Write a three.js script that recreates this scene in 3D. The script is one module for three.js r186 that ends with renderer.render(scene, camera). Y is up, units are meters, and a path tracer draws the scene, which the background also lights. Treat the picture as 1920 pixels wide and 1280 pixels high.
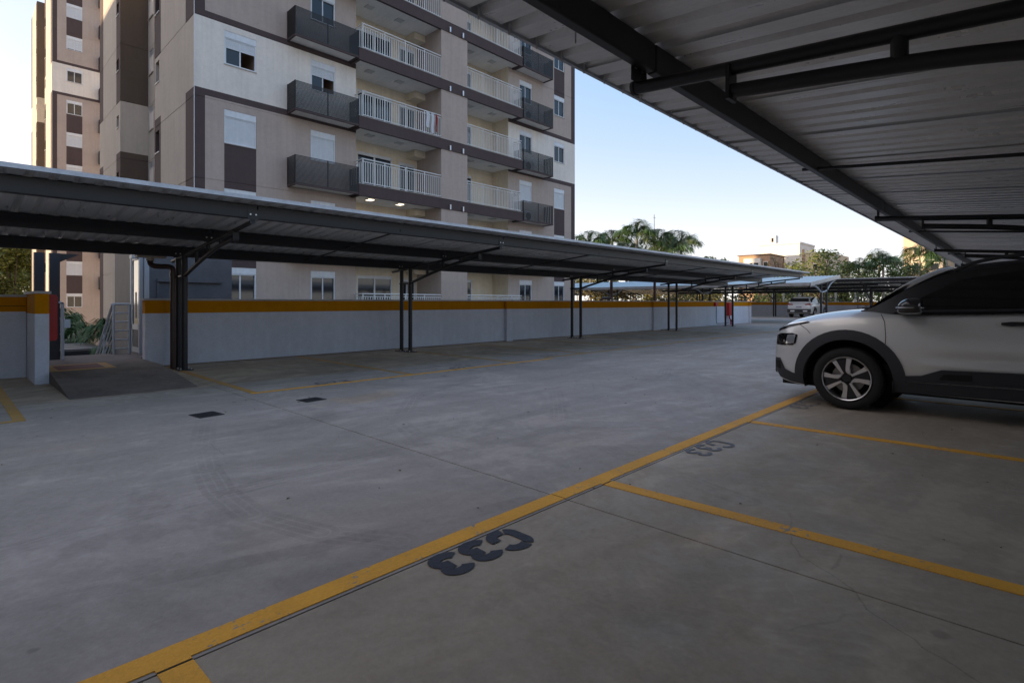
import * as THREE from 'three';
import { mergeGeometries } from 'three/addons/utils/BufferGeometryUtils.js';
import { RoundedBoxGeometry } from 'three/addons/geometries/RoundedBoxGeometry.js';
import { RectAreaLightUniformsLib } from 'three/addons/lights/RectAreaLightUniformsLib.js';
import { Brush, Evaluator, SUBTRACTION } from 'three-bvh-csg';

// ---------------------------------------------------------------- camera, sky, sun, exposure
const lerp = (a, b, t) => a + (b - a) * t, clamp = (x, a, b) => Math.min(b, Math.max(a, x));
const sstep = (a, b, x) => { const t = clamp((x - a) / (b - a), 0, 1); return t * t * (3 - 2 * t); };
// World: x = along the parking rows (u), y = up, z = minus the direction towards the apartment block (v = -z). Metres.
const scene = new THREE.Scene();
const CAM_H = 1.15, FOC = 1015, YAW = Math.atan2(975, 1015);
const camera = new THREE.PerspectiveCamera(2 * Math.atan(640 / FOC) * 180 / Math.PI, 1.5, 0.05, 4000);
camera.position.set(0, CAM_H, 0);
camera.lookAt(Math.cos(YAW), CAM_H, -Math.sin(YAW));
camera.setViewOffset(1920, 1280, 0, 73, 1920, 1280);       // the lens is shifted, so that verticals stay vertical

const SUN_EL = 13 * Math.PI / 180, SUN_AZ = 30 * Math.PI / 180;
const sunDir = new THREE.Vector3(-Math.cos(SUN_AZ) * Math.cos(SUN_EL), Math.sin(SUN_EL), -Math.sin(SUN_AZ) * Math.cos(SUN_EL));
const EXPOSURE = 1.6;
function skyTexture() {
  const w = 1024, h = 512, d = new Float32Array(w * h * 4), v = new THREE.Vector3(), K = 1 / EXPOSURE;
  for (let j = 0; j < h; j++) for (let i = 0; i < w; i++) {
    const el = ((j + 0.5) / h - 0.5) * Math.PI, az = ((i + 0.5) / w - 0.5) * 2 * Math.PI;
    v.set(Math.cos(az) * Math.cos(el), Math.sin(el), Math.sin(az) * Math.cos(el));
    const g = v.dot(sunDir), e = Math.max(0, el) * 180 / Math.PI;
    const t = 1 - Math.exp(-Math.pow(e / 11.5, 1.25));                      // 0 at the horizon, 1 overhead
    const side = Math.pow((1 + g) / 2, 1.5);
    const glow = Math.exp(-Math.pow(Math.acos(Math.min(1, Math.max(-1, g))) / 0.5, 1.3));
    const hor = [1.38, 1.33, 1.26], mid = [0.235, 0.525, 0.92], zen = [0.20, 0.40, 0.80], sg = [1.3, 0.95, 0.62], gl = [1.6, 1.05, 0.5], t2 = sstep(18, 75, e);
    const k = (j * w + i) * 4;
    for (let c = 0; c < 3; c++) d[k + c] = ((hor[c] * (1 - t) + lerp(mid[c], zen[c], t2) * t) + side * sg[c] * (1 - 0.55 * t) + glow * gl[c]) * K * (el < -0.02 ? 0.35 : 1);
    d[k + 3] = 1;
  }
  const tx = new THREE.DataTexture(d, w, h, THREE.RGBAFormat, THREE.FloatType);
  tx.mapping = THREE.EquirectangularReflectionMapping; tx.magFilter = tx.minFilter = THREE.LinearFilter; tx.needsUpdate = true;
  return tx;
}
scene.background = skyTexture(); scene.environment = scene.background;
const sun = new THREE.DirectionalLight(new THREE.Color(1.0, 0.76, 0.48), 5);
sun.position.copy(sunDir).multiplyScalar(200); sun.target.position.set(20, 0, -20);
sun.position.add(sun.target.position); sun.castShadow = true; sun.shadow.radius = 1.2; sun.shadow.mapSize.set(4096, 4096);
Object.assign(sun.shadow.camera, { left: -140, right: 140, top: 90, bottom: -90, near: 1, far: 500 });
scene.add(sun, sun.target);

const renderer = new THREE.WebGLRenderer({ antialias: true });
renderer.setSize(1024, 682);
renderer.toneMapping = THREE.LinearToneMapping;
renderer.toneMappingExposure = EXPOSURE;
renderer.shadowMap.enabled = true;
RectAreaLightUniformsLib.init();

// ---------------------------------------------------------------- small tools
let seedState = 7;
const rnd = () => { seedState = (seedState + 0x6d2b79f5) | 0; let t = Math.imul(seedState ^ (seedState >>> 15), 1 | seedState); t = (t + Math.imul(t ^ (t >>> 7), 61 | t)) ^ t; return ((t ^ (t >>> 14)) >>> 0) / 4294967296; };
const seeded = (s) => { seedState = s * 7919 + 13; };
const rr = (a, b) => a + (b - a) * rnd();
function hash(i, j, s) { let h = (i * 374761393 + j * 668265263 + s * 974711) | 0; h = Math.imul(h ^ (h >>> 13), 1274126177); h ^= h >>> 16; return (h >>> 0) / 4294967296; }
function vn(x, y, s) {                                                     // value noise, -1..1
  const i = Math.floor(x), j = Math.floor(y); let a = x - i, b = y - j; a = a * a * (3 - 2 * a); b = b * b * (3 - 2 * b);
  const p = hash(i, j, s), q = hash(i + 1, j, s), r = hash(i, j + 1, s), t = hash(i + 1, j + 1, s);
  return (p + (q - p) * a + (r - p) * b + (p - q - r + t) * a * b) * 2 - 1;
}
const used = {};
function numbered(n) { if (!(n in used)) { used[n] = 0; return n; } used[n]++; return n + '_' + String(used[n]).padStart(3, '0'); }
function clean(g, keepUV) {                                                // same attributes everywhere; uv in metres unless kept
  g = g.index ? g.toNonIndexed() : g;
  for (const k of Object.keys(g.attributes)) if (!['position', 'normal', 'uv'].includes(k)) g.deleteAttribute(k);
  if (!g.attributes.normal) g.computeVertexNormals();
  if (!keepUV) {
    const p = g.attributes.position, n = g.attributes.normal, uv = new Float32Array(p.count * 2);
    for (let i = 0; i < p.count; i += 3) {
      let nx = 0, ny = 0, nz = 0;
      for (let k = 0; k < 3; k++) { nx += n.getX(i + k); ny += n.getY(i + k); nz += n.getZ(i + k); }
      nx = Math.abs(nx); ny = Math.abs(ny); nz = Math.abs(nz);
      for (let k = 0; k < 3; k++) {
        const x = p.getX(i + k), y = p.getY(i + k), z = p.getZ(i + k);
        uv[(i + k) * 2] = ny >= nx && ny >= nz ? x : nx >= nz ? z : x;
        uv[(i + k) * 2 + 1] = ny >= nx && ny >= nz ? z : y;
      }
    }
    g.setAttribute('uv', new THREE.BufferAttribute(uv, 2));
  }
  g.morphAttributes = {};
  return g;
}
const merge = (list, keepUV) => { list = [].concat(list).filter(Boolean).map((g) => clean(g, keepUV)); return list.length > 1 ? mergeGeometries(list, false) : list[0]; };
function mesh(name, geo, mat, parent, kind) {
  const m = new THREE.Mesh(geo, mat); m.castShadow = m.receiveShadow = true;
  m.name = parent === scene ? numbered(name) : name; parent.add(m);
  if (kind) m.userData.kind = kind;
  return m;
}
// a part given in world coordinates (or in the local ones of a parent that stands turned)
function part(name, geos, mat, parent, opt = {}) {
  const g = merge(geos, opt.uv);
  if (!opt.local) { const o = new THREE.Vector3(); for (let q = parent; q && q !== scene; q = q.parent) o.add(q.position); g.translate(-o.x, -o.y, -o.z); }
  const m = mesh(name, g, mat, parent, opt.kind);
  if (opt.label) m.userData.label = opt.label;
  return m;
}
function thing(name, label, category, u, h, v, group, turn = 0) {
  const o = new THREE.Group(); o.name = numbered(name); o.position.set(u, h, -v); o.rotation.y = turn;
  o.userData = { label, category }; if (group) o.userData.group = group;
  scene.add(o); return o;
}
function sub(name, parent, u, h, v) { const o = new THREE.Group(); o.name = name; o.position.set(u, h, -v); for (let q = parent; q && q !== scene; q = q.parent) o.position.sub(q.position); parent.add(o); return o; }
function struct(name, geos, mat, opt = {}) { const m = mesh(name, merge(geos, opt.uv), mat, scene); m.userData.kind = 'structure'; if (opt.label) m.userData.label = opt.label; return m; }
function tag(o, label, category, group) { o.userData.label = label; o.userData.category = category; if (group) o.userData.group = group; return o; }
// geometry in (u, h, v)
const box = (u0, u1, h0, h1, v0, v1) => { const g = new THREE.BoxGeometry(Math.abs(u1 - u0), Math.abs(h1 - h0), Math.abs(v1 - v0)); g.translate((u0 + u1) / 2, (h0 + h1) / 2, -(v0 + v1) / 2); return g; };
const rbox = (u0, u1, h0, h1, v0, v1, r = 0.01, s = 2) => { const g = new RoundedBoxGeometry(Math.abs(u1 - u0), Math.abs(h1 - h0), Math.abs(v1 - v0), s, r); g.translate((u0 + u1) / 2, (h0 + h1) / 2, -(v0 + v1) / 2); return g; };
const P3 = (a) => new THREE.Vector3(a[0], a[1], -a[2]);
function rod(a, b, r, seg = 10, r2) {                                       // straight round bar between two (u, h, v) points
  const A = P3(a), B = P3(b), d = B.clone().sub(A), g = new THREE.CylinderGeometry(r2 ?? r, r, d.length(), seg);
  g.applyQuaternion(new THREE.Quaternion().setFromUnitVectors(new THREE.Vector3(0, 1, 0), d.clone().normalize()));
  const c = A.add(B).multiplyScalar(0.5); g.translate(c.x, c.y, c.z); return g;
}
const tube = (pts, r, seg = 20, rad = 8) => new THREE.TubeGeometry(new THREE.CatmullRomCurve3(pts.map(P3)), seg, r, rad);
function quads(list) {                                                      // list of [a, b, c, d] with points in (u, h, v)
  const p = []; for (const q of list) for (const k of [0, 1, 2, 0, 2, 3]) p.push(q[k][0], q[k][1], -q[k][2]);
  const g = new THREE.BufferGeometry(); g.setAttribute('position', new THREE.Float32BufferAttribute(p, 3)); g.computeVertexNormals(); return g;
}

// ---------------------------------------------------------------- textures
function dataTex(n, m, fn, srgb, repeat) {
  const d = new Uint8Array(n * m * 4);
  for (let j = 0; j < m; j++) for (let i = 0; i < n; i++) { const c = fn(i / n, j / m), k = (j * n + i) * 4; for (let q = 0; q < 3; q++) d[k + q] = clamp(c.length ? c[q] : c, 0, 1) * 255; d[k + 3] = 255; }
  const t = new THREE.DataTexture(d, n, m, THREE.RGBAFormat); t.wrapS = t.wrapT = THREE.RepeatWrapping; t.magFilter = THREE.LinearFilter; t.minFilter = THREE.LinearMipmapLinearFilter; t.generateMipmaps = true;
  if (srgb) t.colorSpace = THREE.SRGBColorSpace; if (repeat) t.repeat.set(...[].concat(repeat, repeat).slice(0, 2)); t.needsUpdate = true; return t;
}
const toS = (x) => (x <= 0.0031308 ? 12.92 * x : 1.055 * Math.pow(x, 1 / 2.4) - 0.055);
const tn = (x, y, f, s) => {                                                // tiling value noise with f cells a side
  const i = Math.floor(x * f), j = Math.floor(y * f); let a = x * f - i, b = y * f - j; a = a * a * (3 - 2 * a); b = b * b * (3 - 2 * b); const I = (i + 1) % f, J = (j + 1) % f;
  const p = hash(i % f, j % f, s), q = hash(I, j % f, s), r = hash(i % f, J, s), t = hash(I, J, s); return (p + (q - p) * a + (r - p) * b + (p - q - r + t) * a * b) * 2 - 1;
};
// render: fine sand grain and faint blotches, as a multiplier near white
const tn2 = (x, y, fx, fy, s) => { const X = x * fx, Y = y * fy, i = Math.floor(X), j = Math.floor(Y); let a = X - i, b = Y - j; a = a * a * (3 - 2 * a); b = b * b * (3 - 2 * b); const I = (i + 1) % fx, J = (j + 1) % fy, p = hash(i % fx, j % fy, s), q = hash(I, j % fy, s), r = hash(i % fx, J, s), t = hash(I, J, s); return (p + (q - p) * a + (r - p) * b + (p - q - r + t) * a * b) * 2 - 1; };
const stuccoMap = dataTex(512, 512, (x, y) => toS(clamp(0.915 + 0.04 * tn(x, y, 7, 1) + 0.03 * tn(x, y, 40, 2) + 0.04 * tn(x, y, 220, 3) + 0.035 * tn2(x, y, 60, 3, 6) - 0.05 * Math.max(0, tn2(x, y, 140, 2, 7) - 0.45), 0, 1)), true, 0.22);
const stuccoBump = dataTex(512, 512, (x, y) => 0.5 + 0.3 * tn(x, y, 200, 4) + 0.2 * tn(x, y, 100, 5), false, 0.8);
const paintMap = dataTex(512, 512, (x, y) => toS(clamp(0.9 + 0.06 * tn(x, y, 6, 11) + 0.05 * tn(x, y, 30, 12) + 0.05 * tn(x, y, 160, 13), 0, 1)), true, 0.5);
const fineBump = dataTex(512, 512, (x, y) => 0.5 + 0.3 * tn(x, y, 170, 21) + 0.25 * tn(x, y, 60, 22), false, 1.1);
const galvMap = dataTex(512, 1024, (x, y) => { const s = tn(x, y * 0.5, 128, 31) * 0.03 + tn(x, (y * 0.25) % 1, 40, 32) * 0.03 + tn(x, y, 14, 33) * 0.03 + tn(x, y, 256, 34) * 0.03; return toS(clamp(0.86 + s, 0, 1)); }, true, [1, 0.5]);
const galvRough = dataTex(512, 1024, (x, y) => { const a = tn(x, (y * 0.125) % 1, 64, 41), b = tn(x, y, 10, 42), c = tn(x, y, 120, 43); return [0, clamp(0.36 + 0.06 * a + 0.05 * b + 0.03 * c, 0, 1), 0]; }, false, [1, 0.5]);
const worn = (c, amount, seed) => dataTex(1024, 1024, (x, y) => {               // road paint, rubbed through to the concrete in specks and scuffs
  const n = 0.5 * tn(x, y, 90, seed) + 0.5 * tn(x, y, 240, seed + 1) + 0.5 * tn(x, y, 12, seed + 2) + 0.4 * tn2(x, y, 30, 160, seed + 3), w = sstep(0.55 - amount, 1.1 - amount, n), t = 0.9 + 0.07 * tn(x, y, 14, seed + 4) + 0.05 * tn(x, y, 200, seed + 5);
  return [toS(clamp(lerp(c[0], 0.27, w) * t, 0, 1)), toS(clamp(lerp(c[1], 0.25, w) * t, 0, 1)), toS(clamp(lerp(c[2], 0.22, w) * t, 0, 1))];
}, true, 0.5);
const dustMap = dataTex(512, 512, (x, y) => { const s = 0.86 + 0.1 * tn(x, y, 7, 51) + 0.07 * tn(x, y, 33, 52) + 0.05 * tn(x, y, 128, 53); return toS(clamp(s, 0, 1)); }, true, 0.7);

const col = (r, g, b) => new THREE.Color().setRGB(r, g, b);
const std = (c, rough = 0.7, metal = 0, extra = {}) => new THREE.MeshStandardMaterial({ color: col(...c), roughness: rough, metalness: metal, side: THREE.DoubleSide, ...extra });
const stucco = (c) => std(c, 0.9, 0, { map: stuccoMap, bumpMap: stuccoBump, bumpScale: 0.004 });
const M = {
  cream: stucco([0.86, 0.78, 0.69]), taupe: stucco([0.50, 0.405, 0.345]), plum: stucco([0.092, 0.063, 0.06]), brown: stucco([0.105, 0.08, 0.062]), beige: stucco([0.53, 0.475, 0.41]),
  soffit: std([0.88, 0.85, 0.80], 0.9, 0, { map: stuccoMap }), backwall: stucco([0.84, 0.72, 0.54]),
  whiteAlu: std([0.76, 0.78, 0.80], 0.42, 0, { map: stuccoMap }), shutter: std([0.74, 0.76, 0.78], 0.5, 0, { map: stuccoMap }),
  glass: new THREE.MeshPhysicalMaterial({ color: col(0.018, 0.022, 0.028), roughness: 0.06, metalness: 0, ior: 1.6, side: THREE.DoubleSide }),
  room: std([0.42, 0.30, 0.22], 0.95), sill: std([0.45, 0.42, 0.38], 0.6),
  louvre: std([0.024, 0.023, 0.023], 0.5), railWhite: std([0.74, 0.74, 0.72], 0.4),
  lampOff: std([0.55, 0.54, 0.52], 0.5), steel: std([0.62, 0.63, 0.65], 0.32, 0.9),
  roof: std([0.90, 0.89, 0.875], 1, 0.3, { map: galvMap, roughnessMap: galvRough }),
  roof2: std([0.84, 0.83, 0.815], 1, 0.3, { map: galvMap, roughnessMap: galvRough }),
  black: std([0.016, 0.016, 0.018], 0.45, 0.0, { map: dustMap }), bolt: std([0.6, 0.6, 0.6], 0.35, 0.9),
  trim: std([0.50, 0.53, 0.58], 0.4, 0.3, { map: dustMap }),
  wallWhite: std([0.62, 0.645, 0.71], 0.85, 0, { map: stuccoMap, bumpMap: stuccoBump, bumpScale: 0.003 }), wallYellow: new THREE.MeshPhysicalMaterial({ color: col(0.53, 0.21, 0.001), roughness: 0.9, specularIntensity: 0.3, side: THREE.DoubleSide, map: stuccoMap, bumpMap: stuccoBump, bumpScale: 0.003 }),
  cap: std([0.45, 0.44, 0.43], 0.8, 0, { map: paintMap }),
  yellow: std([1, 1, 1], 0.72, 0, { map: worn([0.78, 0.37, 0.03], 0.0, 140), bumpMap: fineBump, bumpScale: 0.003 }),
  yellowOld: std([1, 1, 1], 0.75, 0, { map: worn([0.46, 0.25, 0.05], 0.25, 150), bumpMap: fineBump, bumpScale: 0.003 }),
  stencil: std([0.032, 0.033, 0.042], 0.7, 0, { map: paintMap, bumpMap: fineBump, bumpScale: 0.003 }), stencilFaint: std([0.155, 0.152, 0.16], 0.75, 0, { map: paintMap }),
  darkJoint: std([0.03, 0.024, 0.02], 1), red: std([0.5, 0.010, 0.012], 0.4, 0, { map: dustMap }), redDark: std([0.2, 0.012, 0.012], 0.5),
  brownPipe: std([0.045, 0.02, 0.014], 0.38), pvc: std([0.45, 0.38, 0.3], 0.6), greyRail: std([0.42, 0.45, 0.48], 0.45, 0.2), greyPanel: std([0.10, 0.10, 0.11], 0.6, 0.0, { map: dustMap }), greyFrame: std([0.40, 0.44, 0.48], 0.45, 0.3),
  iron: std([0.035, 0.035, 0.038], 0.6, 0.5, { map: dustMap }),
};

// ---------------------------------------------------------------- ground: lower terrain, deck and its concrete slabs
const terrainMat = std([0.24, 0.20, 0.145], 1, 0, { map: dataTex(512, 512, (x, y) => { const s = 0.75 + 0.2 * tn(x, y, 12, 61) + 0.1 * tn(x, y, 60, 62); return [toS(clamp(s, 0, 1)), toS(clamp(s * 1.02, 0, 1)), toS(clamp(s * 0.9, 0, 1))]; }, true, 0.08) });
{ const g = new THREE.PlaneGeometry(3000, 3000, 1, 1); g.rotateX(-Math.PI / 2); g.translate(0, -3, 0); struct('ground', g, terrainMat); }
struct('added_bounce_paving', box(-12, 60, -3.2, -2.98, 38.5, 60), std([0.50, 0.42, 0.32], 0.9, 0, { map: stuccoMap }));  // pale paving added to bounce sunlight onto the front of the far tower
const deckBase = struct('parking_deck', [box(-16, 51.5, -3.2, -0.13, -9, 11.6), box(-16, 51.5, -0.13, -0.02, -9, 11.6), box(30.9, 51.5, -3.2, -0.02, 11.6, 42)], M.darkJoint);

const tyre = (list, width, n) => ({ list, width, n });
const marks = [tyre([[1.72, 5.76], [1.38, 4.74], [1.23, 4.11], [1.14, 3.58], [1.13, 3.05], [1.28, 2.56], [1.5, 2.2]], 0.2, 4), tyre([[0.13, 2.77], [0.75, 2.57], [1.58, 2.3], [2.34, 2.12]], 0.12, 1),
  tyre([[1.70, 1.5], [1.73, 1.36], [1.77, 1.09], [1.88, 0.79], [2.1, 0.4]], 0.22, 3), tyre([[7.4, 4.0], [8.72, 4.62], [12.14, 5.48], [16.33, 6.08]], 0.22, 4), tyre([[-1, 3.3], [1.0, 3.5], [3, 3.62], [6, 3.9], [9, 4.3]], 0.19, 4), tyre([[-1, 4.9], [2.2, 5.1], [5, 5.2], [9, 5.5]], 0.19, 4), tyre([[3.2, 1.2], [3.5, 2.2], [4.1, 3.3], [5.4, 4.4]], 0.19, 4), tyre([[2.6, 3.3], [3.0, 4.4], [3.9, 5.4], [5.6, 6.2]], 0.2, 3)];
const segD = (x, y, a, b) => { const dx = b[0] - a[0], dy = b[1] - a[1], t = clamp(((x - a[0]) * dx + (y - a[1]) * dy) / (dx * dx + dy * dy), 0, 1), px = x - a[0] - dx * t, py = y - a[1] - dy * t; return [Math.hypot(px, py), Math.sign(px * dy - py * dx)]; };
const blots = []; seeded(5); for (let i = 0; i < 90; i++) blots.push([rr(-3, 14), rr(-3, 11), rr(0.012, 0.05), rr(0.55, 1.25)]);
for (let i = 0; i < 26; i++) blots.push([rr(4, 8), rr(6.6, 8), rr(0.03, 0.09), rr(0.6, 0.8)]);
const cracks = []; seeded(15);                                              // hairline cracks, scratches and drag marks
for (let i = 0; i < 9; i++) { let p = [rr(-2, 9), rr(-1, 8)], a = rr(0, 6.28); for (let k = 0; k < 7; k++) { const q = [p[0] + 0.22 * Math.cos(a), p[1] + 0.22 * Math.sin(a)]; cracks.push([p, q, 0.0028, 0.7]); p = q; a += rr(-0.6, 0.6); } }
for (let i = 0; i < 160; i++) { const p = [rr(-3, 10), rr(-2, 8)], a = rr(-0.5, 0.5), l = rr(0.04, 0.3); cracks.push([p, [p[0] + l * Math.cos(a), p[1] + l * Math.sin(a)], rr(0.002, 0.006), rnd() < 0.6 ? rr(1.06, 1.2) : rr(0.8, 0.9)]); }
let nearMarks = [];
function concrete(u, v) {                                                   // base colour of the power-trowelled slab at (u, v)
  const wx = u + 0.5 * vn(u * 0.9, v * 0.9, 3), wy = v + 0.5 * vn(u * 0.9, v * 0.9, 4);
  const cloud = vn(wx * 0.55, wy * 0.55, 1), mid = vn(wx * 1.7, wy * 1.7, 2), fine = vn(wx * 6.5, wy * 6.5, 5), grain = vn(u * 60, v * 60, 6), sand = vn(u * 170, v * 170, 7);
  const streak = vn(u * 0.8 + 9, v * 7 + u * 0.9, 8) + 0.6 * vn(u * 1.9, v * 19 + u * 2.5, 9);
  const fleck = vn(wx * 24, wy * 24, 16);
  let s = 0.268 * (1 + 0.05 * cloud + 0.055 * mid + 0.055 * fine + 0.05 * fleck + 0.05 * grain + 0.06 * sand + 0.055 * streak);
  const chalk = sstep(0.25, 0.6, 0.5 * mid + 0.5 * fine + 0.3 * cloud + 0.45 * streak + 0.25 * fleck); s *= 1 + 0.085 * chalk;      // chalky laitance patches
  const damp = sstep(0.35, 0.6, vn(wx * 0.8 + 31, wy * 1.3, 10) + 0.4 * vn(wx * 5, wy * 5, 11)); s *= 1 - 0.10 * damp;
  let warm = 0.5 + 0.5 * vn(u * 0.35 + 4, v * 0.35, 12);
  for (const m of nearMarks) for (let k = 0; k + 1 < m.list.length; k++) {
    const [d, sg] = segD(u, v, m.list[k], m.list[k + 1]);
    if (d < m.width / 2) { const q = (d * sg / m.width + 0.5) * m.n, rib = m.n > 1 ? sstep(0.12, 0.3, Math.abs((q % 1) - 0.5) < 0.38 ? 0.4 : 0) : 1; s *= 1 - 0.15 * rib * clamp(0.55 + 0.6 * vn(u * 2.2, v * 2.2, 13) + 0.3 * vn(u * 30, v * 30, 19), 0, 1.2); break; }
  }
  const rust = sstep(0.25, 0.9, 1.25 - Math.hypot((u - 3.5) / 0.75, (v - 5.85) / 0.35) + 0.35 * fine);                  // brown spill beside the drain
  const red = sstep(0.55, 1.0, vn(wx * 1.1 + 17, wy * 1.1 + 5, 15) + 0.25 * fine) * 0.5;
  if (v < 1.95) { s *= 1.03; warm += 2.4; }
  if (v > 8.12) { const d = 0.9 + 0.12 * mid + 0.1 * fine; s *= d; warm += 2.4; }
  return [s * (1.12 + 0.03 * warm + 0.07 * rust + 0.06 * red), s * (0.985 + 0.0 * warm - 0.03 * rust - 0.01 * red), s * (0.86 - 0.05 * warm - 0.13 * rust - 0.03 * red)];
}
const slabTex = (n, m, u0, u1, v0, v1) => {
  nearMarks = marks.filter((q) => q.list.some((p) => p[0] > u0 - 3 && p[0] < u1 + 3 && p[1] > v0 - 2 && p[1] < v1 + 2));
  const mul = new Float32Array(n * m).fill(1), close = u1 - u0 < 8 && u0 > -4 && u1 < 9;
  const paint = (a0, a1, b0, b1, fn) => { const i0 = Math.max(0, Math.floor((a0 - u0) / (u1 - u0) * n)), i1 = Math.min(n - 1, Math.ceil((a1 - u0) / (u1 - u0) * n)), j0 = Math.max(0, Math.floor((b0 - v0) / (v1 - v0) * m)), j1 = Math.min(m - 1, Math.ceil((b1 - v0) / (v1 - v0) * m)); for (let j = j0; j <= j1; j++) for (let i = i0; i <= i1; i++) mul[j * n + i] *= fn(lerp(u0, u1, i / n), lerp(v0, v1, j / m)); };
  if (close) for (const c of cracks) paint(Math.min(c[0][0], c[1][0]) - 0.03, Math.max(c[0][0], c[1][0]) + 0.03, Math.min(c[0][1], c[1][1]) - 0.03, Math.max(c[0][1], c[1][1]) + 0.03, (u, v) => (segD(u + 0.012 * vn(u * 14, v * 14, 17), v + 0.012 * vn(u * 14, v * 14, 18), c[0], c[1])[0] < c[2] ? c[3] : 1));
  for (const b of blots) paint(b[0] - b[2] * 1.3, b[0] + b[2] * 1.3, b[1] - b[2] * 1.3, b[1] + b[2] * 1.3, (u, v) => lerp(b[3], 1, sstep(0.5, 1, Math.hypot(u - b[0], v - b[1]) / b[2] + 0.25 * vn(u * 40, v * 40, 14))));
  return dataTex(n, m, (x, y) => { const c = concrete(lerp(u0, u1, x), lerp(v0, v1, y)), k = mul[Math.round(y * m) * n + Math.round(x * n)]; return [toS(c[0] * k), toS(c[1] * k), toS(c[2] * k)]; }, true);
};
const concRough = dataTex(512, 512, (x, y) => [0, clamp(0.69 + 0.1 * tn(x, y, 8, 71) + 0.1 * tn(x, y, 40, 72) + 0.06 * tn(x, y, 150, 73), 0, 1), 0], false, 3);
const concBump = dataTex(1024, 1024, (x, y) => 0.5 + 0.2 * tn(x, y, 400, 74) + 0.2 * tn(x, y, 150, 75) + 0.1 * tn(x, y, 40, 76), false, 3);
const slabMat = (t) => new THREE.MeshStandardMaterial({ map: t, roughness: 1, metalness: 0, roughnessMap: concRough, bumpMap: concBump, bumpScale: 0.0015 });
const GAP = 0.0045, uJ = [-16, -9.7, -3.6, 2.5, 8.6, 14.7, 20.8, 26.9, 33, 39.1, 45.2, 51.5], vJ = [-9, -4.15, 1.95, 8.12, 11.6];
const floor = new THREE.Group(); floor.name = 'parking_floor'; floor.userData = { kind: 'structure', label: 'grey trowelled concrete parking floor with saw cut joints' }; scene.add(floor);
{
  const near = { '2,1': 1536, '3,1': 1280, '2,2': 1536, '3,2': 1536 };
  const shared = slabTex(1024, 1024, 20, 26.1, 1.95, 8.12), sharedMat = slabMat(shared), mid = slabMat(slabTex(1536, 768, 8.6, 20.8, 1.95, 8.12)), row = slabMat(slabTex(1536, 512, -3.6, 8.6, 8.12, 11.6)), row2 = slabMat(slabTex(1024, 512, 8.6, 20.8, 8.12, 11.6));
  const addSlab = (u0, u1, v0, v1, mat, uvf) => {
    const g = box(u0 + GAP, u1 - GAP, -0.012 - 0.1, 0, v0 + GAP, v1 - GAP), p = g.attributes.position, uv = g.attributes.uv;
    for (let i = 0; i < p.count; i++) { const [a, b] = uvf(p.getX(i), -p.getZ(i)); uv.setXY(i, a, b); }
    mesh('concrete_slab', clean(g, true), mat, floor);
  };
  for (let a = 0; a + 1 < uJ.length; a++) for (let b = 0; b + 1 < vJ.length; b++) {
    const u0 = uJ[a], u1 = uJ[a + 1], v0 = vJ[b], v1 = vJ[b + 1], k = a + ',' + b;
    const unit = (x0, x1, y0, y1) => (u, v) => [clamp((u - x0) / (x1 - x0), 0.001, 0.999), clamp((v - y0) / (y1 - y0), 0.001, 0.999)];
    if (near[k]) addSlab(u0, u1, v0, v1, slabMat(slabTex(near[k], near[k], u0, u1, v0, v1)), unit(u0, u1, v0, v1));
    else if (b === 2 && (a === 4 || a === 5)) addSlab(u0, u1, v0, v1, mid, unit(8.6, 20.8, 1.95, 8.12));
    else if (b === 3 && (a === 2 || a === 3)) addSlab(u0, u1, v0, v1, row, unit(-3.6, 8.6, 8.12, 11.6));
    else if (b === 3 && (a === 4 || a === 5)) addSlab(u0, u1, v0, v1, row2, unit(8.6, 20.8, 8.12, 11.6));
    else { const fl = (a + b) % 2 ? 1 : -1, ro = (a * 7 + b * 3) % 2; addSlab(u0, u1, v0, v1, sharedMat, (u, v) => { const x = (u - u0) / 6.1 * fl, y = (v - v0) / 6.17; return ro ? [x, y] : [y, x]; }); }
  }
  for (let k = 0; k < 4; k++) addSlab(30.9, 51.5, 11.6 + k * 7.6, 11.6 + (k + 1) * 7.6, sharedMat, (u, v) => [u / 6.1, v / 6.17]);
}
// painted bay lines: thin coats of paint on the floor
const YL = 0.004, SK = -0.03;                                               // the bay lines run a hair off square, as in the place
const lineU = (u0, u1, v0, v1, m = M.yellow) => part('painted_line', box(u0, u1, 0.0005, YL, v0, v1), m, floor);
const lineV = (u, w, va, vb, m = M.yellow, sk = SK) => { const y = YL; const q = (a, b, c, d) => [a, b, c, d]; const f = (v) => u + sk * (v - va); part('painted_line', quads([q([f(va) - w / 2, y, va], [f(va) + w / 2, y, va], [f(vb) + w / 2, y, vb], [f(vb) - w / 2, y, vb]), q([f(va) - w / 2, 0, va], [f(va) - w / 2, y, va], [f(vb) - w / 2, y, vb], [f(vb) - w / 2, 0, vb]), q([f(va) + w / 2, 0, va], [f(va) + w / 2, y, va], [f(vb) + w / 2, y, vb], [f(vb) + w / 2, 0, vb])]), m, floor); };
for (let k = 0; k < 9; k++) { const a = [-12, -3.6, 2.5, 8.6, 14.7, 20.8, 26.9][k], b = [-3.6, 2.5, 8.6, 14.7, 20.8, 26.9, 28][k]; if (a !== undefined) lineU(a + GAP, b - GAP, 1.972, 2.078); }
for (const u of [-4.4, -1.96, 0.495, 2.91, 5.365, 7.85, 10.3, 12.75, 15.2, 17.65, 20.1, 22.55, 25]) { lineV(u, 0.10, 1.9445, -2.9); lineV(u, 0.10, 1.9555, 1.9715); }
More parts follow.
